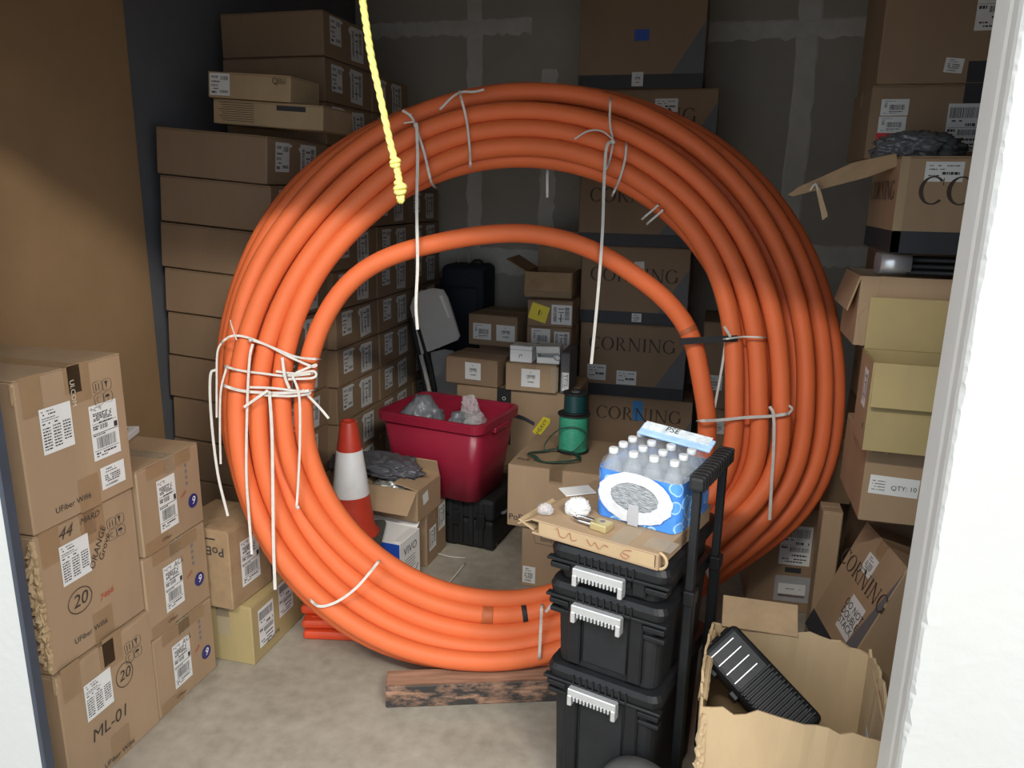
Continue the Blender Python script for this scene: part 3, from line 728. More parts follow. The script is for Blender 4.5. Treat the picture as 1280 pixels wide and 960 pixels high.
def col2_decals(i):
    d = [('label', 'ship', 'R', .118, .128, .082, .165 if i == 2 else .150), ('rect', TAPE, 'R', .14, .245, .20, .04), ('rect', TAPE, 'R', .06, .02, .10, .04),
         ('text', 'UFiber', 'R', .10, .022, .016, BROWNINK), ('text', '7466', 'R', .19, .125, .016, REDINK, 35, .3)]
    circ = [(.023 * math.cos(a / 20 * 6.2832), .023 * math.sin(a / 20 * 6.2832)) for a in range(20)]
    circ2 = [(x * .88, z * .88) for x, z in circ]
    d += [('poly', WHITE, 'R', .235, .088, circ, 0, 'round_sticker'), ('stroke', NAVY, 'R', .235, .088, [(.0205 * math.cos(a), .0205 * math.sin(a)) for a in [k / 3 for k in range(20)]], .0012, 0, 'round_sticker')]
    d[-2] = ('poly', NAVY, 'R', .235, .088, circ, 0, 'round_sticker')
    d += [('text', '9', 'R', .235, .088, .036, WHITE, 0, .2)]
    for k in range(4): d.append(('poly', GREYINK, 'R', .213, .215 - .02 * k, [(-.006, -.006), (.006, -.004), (.005, .006), (-.004, .005)], 15 * k, 'printed_icon'))
    if i < 2: d.append(('text', 'ACL', 'R', .145, .192, .024, MARKER, 8, .3))
    return d
C2Z = [0, .271, .541, .812]
C2L = ['medium carton with blue number 9 sticker, standing on the floor under two like it', 'medium carton with blue number 9 sticker, middle one of three stacked',
       'medium carton with blue number 9 sticker, topmost of three stacked']
for i in range(3):
    carton(C2L[i], -1.765, 1.853, C2Z[i], .45, .282, .268, (0, -.8, 1.0)[i], CARD, col2_decals(i), seam='x', tape=TAPE_C)
mg = empty('magazine', (-1.86, 2.08, .816), (0, 0, R(20))); tag(mg, 'white magazine with pink cover print lying on the topmost number 9 carton', 'magazine')
mg.location = (-1.845, 1.925, .814)
link('page_block', box_mesh(-.10, .10, -.06, .06, 0, .022, PAPER, .002), mg)
link('cover_print', rects_mesh([(-.02, -.03, .08, .03, 0, 0)], [mat('pink_print', (.45, .05, .12), .4)]), mg, (0, 0, .0228), (R(-90), 0, 0))
link('cover_print', rects_mesh([(-.09, -.04, -.03, .045, 0, 0)], [GREYPR]), mg, (0, 0, .0228), (R(-90), 0, 0))

# yellow box and upside-down PoE box
carton('dull yellow carton with two shipping labels on the floor beside the orange plates', -1.53, 2.203, 0, .22, .335, .222, 0, CARD_Y,
       [('label', 'pallet', 'R', .085, .115, .095, .145), ('label', 'pallet', 'R', .215, .150, .095, .13), ('text', 'ADAPTR', 'R', .12, .045, .022, INK, 0, .2), ('rect', TAPE_C, 'F', .11, .16, .05, .12)], tape=TAPE_C, seam='y')
carton('scuffed PoE carton turned upside down on the dull yellow carton', -1.562, 2.115, .224, .215, .22, .285, -3, CARD_W,
       [('label', 'ship', 'R', .105, .14, .10, .165), ('text', 'PoE Ad', 'F', .13, .21, .045, INK, 180), ('rect', INK, 'F', .12, .250, .09, .005, 1, 'printed_line')], tape=None, seam='y')

# orange plates under the coil
for k, (x, y, z, a) in enumerate(((-1.235, 2.345, 0, 12), (-1.25, 2.36, .036, 15), (-1.26, 2.385, .072, 9))):
    o = empty('base_plate', (x, y, z), (0, 0, R(a)))
    tag(o, ['orange red plastic base plate flat on the concrete floor, bottom of its pile', 'orange red plastic base plate in the middle of its pile',
            'orange red plastic base plate, top of the pile behind the coil'][k], 'base plate', 'orange base plates behind the coil')
    link('plate', box_mesh(-.13, .13, -.10, .10, 0, .034, ORANGE_D, .013, 3), o)
    link('raised_rim', boxes_mesh([(-.10, .10, -.07, -.06, .032, .0355), (-.10, .10, .06, .07, .032, .0355)], ORANGE_D, .001), o)

# ================================================================== DARK WALL OF CARTONS ON THE LEFT
BW, BD, BH = .48, .452, .1765
def stack_box(label, x, y, z, ry, group, idx, w=BW):
    rnd = random.Random(idx * 31 + 7)
    a = rnd.uniform(-3, 3); dz = rnd.uniform(-.006, .006)
    dec = [('label', 'stack', 'R', .105, .105 + dz, .098, .108), ('rect', PAPER, 'R', .158, .150 + dz, .030, .010, a, 'label_tag'),
           ('label', 'vert', 'R', .300 + dz, .088, .122, .140, a), ('rect', PAPER, 'R', .243, .140, .030, .024, 40, 'label_tag')]
    o = carton(label, x, y, z, w, BD, BH - .003, rnd.uniform(-.6, .6), CARD_D, dec, group=group, tape=None, ry=ry, seam='y', name='cardboard_box')
    return o
NAMEC = ['front column', 'second column', 'third column', 'rear column']
cnt = 0
for c, n in enumerate((10, 13, 12, 9)):
    y = 2.64 + .455 * c + BD / 2
    for k in range(n):
        rk = ORD[n - 1 - k]
        lab = 'long brown carton, %s in the %s of the carton wall' % (rk, NAMEC[c])
        if c == 0:
            f = k / 9.0; ry = 2.6 + 1.8 * f
            x = -1.69 + .055 * f - BW / 2; z = .010 + k * .1775
            cx = x; zc = z + BW / 2 * math.sin(R(ry))
            jx = (0, .006, -.004, .004, -.005, .003, .0, -.006, .004, 0)[k]
            stack_box(lab, cx + jx, y, zc, ry, 'long cartons stacked along the left wall', cnt)
        else:
            x = -1.615 - BW / 2 + random.uniform(-.006, .006); z = k * .1775
            stack_box(lab, x, y, z, 0, 'long cartons stacked along the left wall', cnt)
        cnt += 1
# two flat cartons on the front column
s1 = carton('flat kraft carton with small print and dark slot atop the front carton column', -1.66, 2.82, 1.818, .46, .24, .088, 0, CARD_L, [('rect', BAND, 'F', .33, .070, .12, .018, 0, 'slot')], ry=3.8, tape=None, seam='x')
for k in range(9): decal(s1, (.46, .24, .088), ('rect', BROWNINK, 'F', .10 + .004 * (k % 3), .078 - .008 * k, .15 - .008 * (k % 3), .0022, 0, 'printed_line'))
s2 = carton('small kraft carton with white label, resting crosswise on the flat kraft carton', -1.725, 2.80, 1.914, .345, .22, .092, 0, CARD_L, [('label', 'stack', 'F', .052, .048, .085, .078), ('text', 'Qlliii', 'F', .30, .070, .030, BROWNINK)], ry=3.8, tape=None, seam='x')

# ================================================================== THE CORNING COLUMN ON THE BACK
def corning(label, x0, x1, y, z, h, d=.42, rz=0, dec=(), text=True, tv=.27, th=.070, rx=0, ry=0, grey=CARD, band=True):
    w = x1 - x0
    D = []
    if band:
        D += [('rect', BAND, 'F', w / 2, .032, w, .064, 0, 'printed_band'), ('poly', GREYPR, 'F', w, 0, [(-.15, .064), (-.001, .064), (-.001, .30)], 0, 'printed_wedge'),
              ('rect', BAND, 'R', d / 2, .032, d, .064, 0, 'printed_band'), ('rect', BAND, 'L', d / 2, .032, d, .064, 0, 'printed_band')]
    if text: D += [('serif', 'CORNING', 'F', w * .5, tv, th, BROWNINK)]
    return carton(label, (x0 + x1) / 2, y + d / 2, z, w, d, h, rz, grey, list(D) + list(dec), rx=rx, ry=ry, tape=TAPE, seam='x', name='cardboard_box')
pal = empty('wooden_pallet', (-.36, 4.24, 0)); tag(pal, 'low wooden pallet under the column of cartons lettered CORNING', 'pallet')
WOODP = mat('pallet_wood', (.30, .21, .13), .8, .15, 12)
for k in range(5): link('deck_board', box_mesh(-.33, .33, -.20 + .085 * k, -.13 + .085 * k, .12, .14, WOODP, .002), pal)
for k in range(3): link('bearer', box_mesh(-.30 + .27 * k, -.24 + .27 * k, -.20, .21, 0, .12, WOODP, .002), pal)
CL_ = ['carton lettered CORNING with blue tape, at the bottom of the tall column', 'carton lettered CORNING with two white labels, above the blue-taped one',
       'carton lettered CORNING, third up in the tall column', 'carton lettered CORNING, fourth up in the tall column', 'carton lettered CORNING with one white label, set off to the right atop the column', 'faded unlettered carton with dark bottom band crowning the tall column']
CX = [(-.60, -.045), (-.655, -.10), (-.665, -.11), (-.69, -.125), (-.68, -.035), (-.715, -.115)]
CZ = [.14, .542, .935, 1.335, 1.735, 2.095]
for k in range(6):
    x0, x1 = CX[k]; h = (CZ[k + 1] - CZ[k] if k < 5 else .44) - .002
    dec = []
    if k == 0: dec = [('rect', BLUETAPE, 'F', .27, .33, .055, .11, 4, 'blue_tape')]
    if k == 1: dec = [('label', 'plain', 'F', .095, .095 + .03, .10, .085), ('label', 'plain', 'F', .255, .105, .105, .075)]
    if k == 2: dec = [('rect', PAPER, 'F', .30, .30, .05, .05, 5, 'paper_label'), ('label', 'small', 'F', .30, .035, .05, .045)]
    if k == 4: dec = [('label', 'plain', 'F', .40, h - .075, .11, .062)]
    if k == 5: dec = [('label', 'mono', 'F', .29, .042, .055, .065), ('rect', BLUE, 'F', .30, .24, .07, .05, 0, 'faded_patch')]
    corning(CL_[k], x0, x1, 4.0 + (.0, .0, .01, .02, .02, .0)[k], CZ[k], h, dec=dec, text=k < 5, tv=(.31, .285, .255, .255, .235, 0)[k], grey=CARD_D)
# cartons to the right of that column
carton('plain tall brown carton beside the CORNING column, on the floor', .20, 4.27, 0, .40, .42, .50, 0, CARD_D, [('label', 'small', 'F', .08, .40, .10, .07)], seam='y')
carton('plain brown carton with a small label on the tall floor carton', .19, 4.27, .502, .42, .42, .46, 0, CARD_D, [('label', 'small', 'F', .06, .14, .11, .08)], seam='y')

# ================================================================== CENTRE GROUP (seen through the coil)
carton('wide plain carton on the floor behind the black case', -.98, 3.70, 0, .62, .38, .26, 0, CARD, [], seam='x')
big = carton('wide carton with dark curved arrow and square black stickers, behind the tote', -.885, 3.70, .262, .60, .38, .40, 0, CARD,
       [('poly', BLACKM, 'F', .245, .365, [(-.036, -.04), (.036, -.04), (.036, .04), (-.036, .04)], 0, 'square_sticker'), ('poly', BLACKM, 'F', .245, .155, [(-.036, -.04), (.036, -.04), (.036, .04), (-.036, .04)], 0, 'square_sticker'),
        ('stroke', PAPER, 'F', .245, .352, [(.008 * math.cos(a), .008 * math.sin(a)) for a in [k * .7 for k in range(10)]], .0015, 0, 'sticker_print'),
        ('stroke', PAPER, 'F', .245, .155, [(-.009, 0), (.009, 0)], .004, 0, 'sticker_print'), ('stroke', mat('pale_print', (.3, .5, .55), .5), 'F', .245, .128, [(-.02, -.004), (0, .001), (.02, -.004)], .0015, 0, 'sticker_print'),
        ('poly', BAND, 'F', .25, .27, [(.0, -.008), (.05, -.012), (.10, -.022), (.15, -.045), (.152, -.026), (.10, -.002), (.05, .012), (0, .014)], 0, 'printed_arrow')], seam='x')
HV = [(-.046, -.030), (-.010, -.052), (.040, .022), (.042, .044), (.008, .052)]
decal(big, (.60, .38, .40), ('poly', YELST, 'F', .437, .225, HV, 0, 'yellow_sticker')); decal(big, (.60, .38, .40), ('text', 'HEAVY', 'F', .437, .225, .028, INK, 57))
carton('small brown carton with one square label, turned slightly, next to the suitcase', -1.095, 3.635, .666, .28, .24, .135, -8, CARD_D, [('label', 'mono', 'F', .15, .072, .085, .085)], seam='x')
carton('small brown carton with one square label, under two white boxes', -.800, 3.60, .666, .25, .24, .135, -1, CARD, [('label', 'mono', 'F', .125, .068, .092, .088), ('rect', TAPE_C, 'F', .24, .07, .04, .12)], seam='y')
w1 = empty('small_white_box', (-.855, 3.55, .803), (0, 0, R(-3))); tag(w1, 'small closed white box with a tiny logo, on the square-labelled carton', 'box')
link('body', box_mesh(-.055, .055, -.05, .05, 0, .080, WHITE, .003), w1); link('lid_seam', box_mesh(-.0555, .0555, -.0505, .0505, .060, .0615, GREYPR), w1)
decal(w1, (.11, .10, .08), ('stroke', INK, 'F', .055, .030, [(-.006, -.008), (-.006, .006), (.004, .008), (.006, .0)], .0015, 0, 'printed_logo'))
w2 = empty('small_white_box', (-.728, 3.56, .803), (0, 0, R(2))); tag(w2, 'small torn-open white box beside the closed white one', 'box')
link('body', boxes_mesh([(-.055, .055, -.05, -.047, 0, .03), (-.055, .055, .047, .05, 0, .08), (-.055, -.052, -.05, .05, 0, .08), (.052, .055, -.05, .05, 0, .08), (-.055, .055, -.05, .05, 0, .003)], WHITE), w2)
link('lid', box_mesh(-.056, .056, -.052, .05, .050, .084, PAPER, .003), w2, (0, 0, 0), (0, R(-2), 0)); link('torn_flap', crumple_mesh(.018, .006, .014, PAPER, .6, 4, 2, 3, False), w2, (.045, -.056, .018))
carton('dark small box standing beside the torn white box', -.640, 3.60, .664, .045, .20, .20, 0, mat('dark_grey_card', (.10, .10, .105), .6), [('label', 'vert', 'F', .025, .06, .034, .09)], tape=None)
# rear rows of small cartons
carton('brown carton carrying the square-labelled cartons, against the back wall', -.965, 4.06, 0, .45, .30, .80, 0, CARD_D, [], seam='x')
carton('low brown carton with two barcode labels, beside the suitcase', -1.075, 3.985, .802, .28, .30, .165, -8, CARD_D, [('label', 'code', 'F', .080, .075, .105, .085), ('label', 'mono', 'F', .215, .075, .105, .085)], seam='x')
carton('low brown carton with two barcode labels, under the yellow-stickered one', -.785, 3.96, .802, .235, .30, .125, -1, CARD_D, [('label', 'code', 'F', .075, .065, .10, .10), ('label', 'vert', 'F', .185, .06, .08, .09)], seam='x')
carton('low brown carton with tilted yellow sticker, beside the CORNING column', -.785, 3.96, .929, .235, .30, .135, 0, CARD_D,
       [('rect', YELST, 'F', .06, .070, .095, .085, -16, 'yellow_sticker'), ('rect', INK, 'F', .062, .072, .005, .030, -16, 'sticker_print'), ('rect', INK, 'F', .074, .068, .003, .022, -16, 'sticker_print'), ('label', 'vert', 'F', .178, .065, .105, .10)], seam='x')
open_carton('dark open carton tipped on the small cartons beside the CORNING column', -.815, 4.03, 1.068, .25, .28, .13, 0, CARD_W, flaps=[('B', .20, 75), ('L', .12, 30), ('F', .10, -75)])

# ---------------------------------------------------------------- suitcase
sc = empty('suitcase', (-1.395, 4.36, .44)); tag(sc, 'dark upright fabric suitcase with raised handle against the back wall', 'suitcase')
link('shell', box_mesh(-.135, .135, -.12, .12, 0, .74, SUIT, .035, 4, True), sc)
link('front_pocket', box_mesh(-.09, .10, -.145, -.11, .05, .62, SUIT, .018, 3, True), sc)
link('side_pocket', box_mesh(-.155, -.13, -.09, .09, .1, .66, SUIT, .008, 2), sc)
for s in (-1, 1): link('handle_rail', tube_mesh([(s * .032 - .045, .04, .7), (s * .032 - .045, .04, .845)], .006, SILVER, 8), sc)
link('handle_grip', box_mesh(-.105, .015, .025, .055, .84, .862, BLACKM, .006, 2), sc)
link('top_handle', tube_mesh(smooth_path([(.02, -.02, .735), (.04, -.02, .76), (.08, -.02, .76), (.10, -.02, .735)], 4), .008, BLACKM, 8), sc)
link('zip', tube_mesh([(.132, -.122, .05), (.132, -.122, .69)], .004, BLACKM, 6), sc)
carton('plain carton under the dark suitcase in the back corner', -1.38, 4.36, 0, .36, .40, .438, 0, CARD_D, [], seam='x')
# ---------------------------------------------------------------- folded chairs
def folded_chair(label, y, dx=0):
    o = empty('folding_chair', (-1.50 + dx, y, .12)); tag(o, label, 'chair')
    def L(px): return [(aty(u, v, y).x - (-1.50), aty(u, v, y).z - .12) for u, v in px]
    back = [(513, 384), (517, 372), (526, 364), (540, 360), (554, 362), (560, 372), (566, 392), (575, 420), (572, 425), (550, 434), (527, 443)]
    seat = [(536, 442), (552, 438), (564, 440), (571, 460), (577, 492), (575, 540), (548, 540), (543, 500)]
    link('backrest', prism_mesh(L(back), -.012, .014, CHAIRP, .006), o); link('seat', prism_mesh(L(seat), .02, .05, CHAIRS, .008), o)
    link('grip_slot', prism_mesh(L([(550, 369), (554, 369), (564, 397), (561, 396)]), -.016, -.010, WHITE), o)
    for pl in ([(514, 398), (530, 470), (548, 560)], [(520, 395), (540, 470), (552, 560)]):
        p = [(x, .0, z) for x, z in L(pl)]
        link('frame_tube', tube_mesh(smooth_path(p, 5), .016, BLACKM, 8), o)
    p = [(x, -.01, z) for x, z in L([(527, 443), (538, 490), (550, 545)])]
    link('edge_rail', tube_mesh(smooth_path(p, 5), .012, CHAIRP, 8), o)
    return o
folded_chair('pale grey plastic folding chair leaning nearest the red tote', 3.86)
folded_chair('pale grey plastic folding chair half hidden behind its twin', 3.95, .0)

# ---------------------------------------------------------------- black case, red tote
bc = empty('equipment_case', (-.975, 3.25, 0), (0, 0, R(-6))); tag(bc, 'rugged black equipment case on the floor beneath the red tote', 'case')
link('shell', box_mesh(-.115, .125, -.16, .20, .015, .15, BLACKPL2, .018, 3), bc); link('lid', box_mesh(-.12, .13, -.165, .205, .152, .255, BLACKPL2, .018, 3), bc)
link('rib', boxes_mesh([(-.09 + .05 * k, -.07 + .05 * k, -.172, -.155, .03, .24) for k in range(4)], BLACKPL2, .003), bc)
for s in (-.05, .07): link('latch', box_mesh(s - .02, s + .02, -.178, -.160, .12, .19, BLACKPL, .004, 2), bc)
link('carry_handle', tube_mesh(smooth_path([(.125, -.06, .16), (.148, -.06, .17), (.148, .08, .17), (.125, .08, .16)], 5), .008, GREYPR, 8), bc)
for (x, y) in ((-.09, -.12), (.10, -.12), (-.09, .16), (.10, .16)): link('foot', box_mesh(x - .02, x + .02, y - .02, y + .02, 0, .018, BLACKM, .003), bc)
def rounded_rect(w, d, r, n=6):
    P = []
    for (cx, cy, a0) in ((w / 2 - r, d / 2 - r, 0), (-w / 2 + r, d / 2 - r, 90), (-w / 2 + r, -d / 2 + r, 180), (w / 2 - r, -d / 2 + r, 270)):
        for k in range(n + 1): a = R(a0 + 90 * k / n); P.append((cx + r * math.cos(a), cy + r * math.sin(a)))
    return P
def loft(sections, m, cap0=True, cap1=True, smooth=False):
    V = []; F = []; n = len(sections[0][0])
    for (pts, z) in sections: V += [(x, y, z) for x, y in pts]
    for i in range(len(sections) - 1):
        for k in range(n): F.append((i * n + k, i * n + (k + 1) % n, (i + 1) * n + (k + 1) % n, (i + 1) * n + k))
    if cap0: F.append(tuple(range(n - 1, -1, -1)))
    if cap1: F.append(tuple((len(sections) - 1) * n + k for k in range(n)))
    me = mesh_from('loft', V, F, [m]); 
    if smooth: me.polygons.foreach_set('use_smooth', [len(p.vertices) == 4 for p in me.polygons])
    return me
tt = empty('storage_tote', (-1.115, 3.20, .262), (0, 0, R(-11))); tag(tt, 'deep crimson plastic storage tote without lid on the black case', 'tote')
TW, TD, TH = .53, .40, .375
def rr(w, d, r=.05): return rounded_rect(w, d, r)
link('tub', loft([(rr(TW - .10, TD - .10), 0), (rr(TW - .02, TD - .02), TH - .02), (rr(TW - .026, TD - .026), TH - .02), (rr(TW - .11, TD - .11), .006)], MAGENTA, True, True, True), tt)
link('rim', loft([(rr(TW - .018, TD - .018), TH - .045), (rr(TW + .008, TD + .008), TH - .042), (rr(TW + .012, TD + .012), TH - .004), (rr(TW + .004, TD + .004), TH), (rr(TW - .024, TD - .024), TH), (rr(TW - .028, TD - .028), TH - .03)], MAGENTA, False, False), tt)
link('handle_lip', box_mesh(TW / 2 - .02, TW / 2 + .010, -.07, .07, TH - .065, TH - .04, MAGENTA, .006, 2), tt)
tlc = Vector((-1.115, 3.20, .272)); trx = Vector((math.cos(R(-11)), math.sin(R(-11)), 0)); tr_y = Vector((-trx.y, trx.x, 0))
tag(link('plastic_bag', crumple_mesh(.088, .088, .285, GREYBAG, .55, 4.6, 5, 11, True, .34, True), None, tlc + trx * -.105 + tr_y * -.02, (0, R(-4), R(30))), 'crumpled light grey plastic bag stuffed in the red tote', 'bag')
tag(link('plastic_bag', crumple_mesh(.065, .085, .245, GREYBAG, .46, 5.0, 5, 12, True, .3, True), None, tlc + trx * .025 + tr_y * -.01, (0, R(6), 0)), 'slumped grey plastic bag next to the bubble wrap in the tote', 'bag')
bw = empty('bubble_wrap', tlc + trx * .135 + tr_y * .0); tag(bw, 'clear glittering bubble wrap bunched in the red tote', 'bubble wrap')
link('sheet', crumple_mesh(.068, .090, .245, FILMC, .5, 6, 5, 21, True, .25, True), bw); link('peak', crumple_mesh(.04, .03, .085, FILMC, .7, 5, 5, 22, True, 0, True), bw, (-.035, .03, .31))

# ---------------------------------------------------------------- cartons by the cone
carton('small brown carton with two white labels on the floor beside the black case', -1.225, 2.985, 0, .25, .215, .245, -3, CARD_D, [('label', 'vert', 'R', .062, .115, .075, .105), ('label', 'vert', 'R', .165, .175, .075, .12)], seam='x')
bl = empty('blue_white_box', (-1.26, 2.73, 0), (0, 0, R(-6))); tag(bl, 'blue and white printed carton with opened top under the traffic cone base', 'box')
link('body', box_mesh(-.14, .14, -.085, .085, 0, .215, BLUE, .003), bl); link('white_side', box_mesh(.1395, .1412, -.085, .085, 0, .215, WHITE), bl)
link('top_panel', box_mesh(-.14, .141, -.085, .085, .214, .2165, WHITE), bl)
link('flap', box_mesh(.105, .138, -.07, .07, 0, .002, PAPER), bl, (0, 0, .2168)); link('flap', box_mesh(-.13, .13, 0, .035, -.001, .001, WHITE), bl, (0, .086, .216), (R(35), 0, 0))
decal(bl, (.2826, .17, .215), ('text', 'VIVO', 'R', .085, .165, .050, GREYPR)); 
for k in range(5): decal(bl, (.2826, .17, .215), ('rect', GREYPR, 'R', .085, .125 - .012 * k, .09 - .012 * (k % 2), .003, 0, 'printed_line'))
decal(bl, (.2826, .17, .215), ('stroke', INK, 'R', .12, .04, [(-.03, -.03), (.03, .03)], .0012, 0, 'printed_icon')); decal(bl, (.2826, .17, .215), ('stroke', INK, 'R', .12, .04, [(-.03, .03), (.03, -.03)], .0012, 0, 'printed_icon'))
link('printed_ring', tube_mesh([(.05 * math.cos(a / 24 * 6.2832) - .02, -.0858, .10 + .05 * math.sin(a / 24 * 6.2832)) for a in range(24)], .004, WHITE, 5, closed=True, flat=1), bl)
oc = open_carton('brown open carton with flap folded down and shiny film inside, before the tote', -1.235, 2.910, .247, .27, .215, .135, -6, CARD, [('rect', PAPER, 'R', .07, .085, .05, .05, 10, 'paper_label'), ('rect', TAPE_C, 'F', .09, .07, .006, .13)],
            flaps=[('F', .115, -40), ('R', .115, 168), ('B', .08, 110)])
tag(link('packing_film', crumple_mesh(.10, .085, .045, FOIL, .6, 8, 5, 31), None, (-1.255, 2.90, .330)), 'shiny silver packing film spilling from the flapped carton', 'film')
tag(link('mailer_bag', crumple_mesh(.165, .085, .050, DARKBAG, .5, 4.5, 5, 33, True, 0, True), None, (-1.31, 2.925, .402), (R(4), R(3), R(-8))), 'dark grey plastic mailer bag draped over the flapped carton', 'bag')
tag(link('mailer_bag', crumple_mesh(.085, .06, .055, DARKBAG, .4, 4, 5, 35, True, 0, True), None, (-1.52, 2.98, .374), (0, 0, R(10))), 'dark grey rolled plastic bag behind the orange traffic cone', 'bag')
carton('plain brown carton behind the traffic cone by the carton wall', -1.50, 2.98, 0, .20, .24, .37, 0, CARD_D, [], seam='x')

# ---------------------------------------------------------------- traffic cone
cn = empty('traffic_cone', (-1.332, 2.625, .2195), (0, 0, R(18))); tag(cn, 'red traffic cone with one wide white band and dark rubber base', 'traffic cone')
link('base', box_mesh(-.125, .125, -.125, .125, 0, .030, CONE_B, .014, 3), cn)
prof = [(.112, .028), (.108, .034), (.098, .046), (.089, .075), (.073, .200), (.0731, .2005), (.050, .382), (.0499, .3825), (.033, .492), (.028, .500), (.020, .500), (.020, .47)]
link('cone_body', lathe_mesh(prof[:5] + [(.073, .202), (.0495, .384), (.033, .492), (.029, .500), (.021, .500), (.019, .45)], CONE_R, 32), cn)
link('reflective_band', lathe_mesh([(.0738, .196), (.0745, .198), (.0512, .380), (.0503, .382)], CONE_W, 32), cn)

# loose straps on the floor
tag(link('loose_strap', tube_mesh(smooth_path([atz(545, 691, .006), atz(552, 693, .006), atz(565, 696, .006), atz(582, 697, .006)], 5), .005, STRAP, 6, flat=.4)), 'white strap end lying across the floor towards the printed carton', 'strap')
tag(link('loose_strap', tube_mesh(smooth_path([atz(560, 729, .006), atz(570, 718, .006), atz(581, 704, .006)], 5), .005, STRAP, 6, flat=.4)), 'short white strap piece lying alone on the concrete floor', 'strap')

# ---------------------------------------------------------------- PoE adapter cartons and wire spools
carton('PoE carton on the floor under a larger PoE Adapter carton', -.50, 2.985, 0, .33, .32, .270, -4, CARD, [('label', 'small', 'F', .035, .055, .055, .075), ('text', 'loven', 'F', .115, .225, .032, INK), ('stroke', INK, 'F', .115, .225, [(-.055, -.022), (.055, -.022), (.055, .022), (-.055, .022), (-.055, -.022)], .0012, 0, 'printed_frame')], seam='x', tape=TAPE_C)
poe = carton('PoE Adapter carton with both wire spools on its top', -.525, 3.02, .272, .40, .42, .265, -3, CARD, [('text', 'PoE Adapter', 'F', .105, .040, .038, INK), ('text', 'PoE Adapter', 'T', .11, .07, .036, BROWNINK), ('rect', TAPE, 'F', .20, .235, .055, .06)], seam='y', tape=TAPE)
def spool(label, x, y, z, r, h, m, wires, flange=None):
    o = empty('wire_spool', (x, y, z)); tag(o, label, 'wire spool')
    fr = r * 1.10
    link('bottom_flange', lathe_mesh([(fr, 0), (fr, .006)], BLACKM, 28), o); link('top_flange', lathe_mesh([(fr, h - .006), (fr, h)], BLACKM, 28), o)
    pr = [(r * .9, .006)]
    n = wires
    for k in range(n):
        z0 = .006 + (h - .012) * k / n; z1 = .006 + (h - .012) * (k + 1) / n
        pr += [(r * .965, z0 + .0004), (r, (z0 + z1) / 2), (r * .965, z1 - .0004)]
    link('wound_wire', lathe_mesh(pr, m, 28), o)
    link('hub', lathe_mesh([(r * .35, h), (r * .35, h + .002), (r * .2, h + .002), (r * .2, h - .02)], GREYPR, 20), o)
    return o
spool('wide spool of bright green insulated wire on the PoE Adapter carton', -.515, 3.06, .539, .062, .165, GREENW, 18)
spool('small dark teal wire spool sitting on the bright green spool', -.512, 3.065, .705, .048, .088, TEALW, 10)
cw = []
for k in range(64):
    a = k * .42; rr_ = .085 + .006 * math.sin(k * .9) + .004 * (k % 3)
    cw.append((-.565 + rr_ * 1.15 * math.cos(a), 2.93 + rr_ * .8 * math.sin(a), .545 + .003 * (k % 5)))
cw += [(-.50, 2.98, .56), (-.45, 3.0, .62), (-.48, 2.99, .66), (-.56, 2.985, .65), (-.62, 3.0, .58), (-.62, 2.98, .545)]
tag(link('loose_wire', tube_mesh(smooth_path(cw, 4), .0026, WIRE, 6)), 'loose loops of thin dark green wire on the PoE Adapter carton', 'wire')

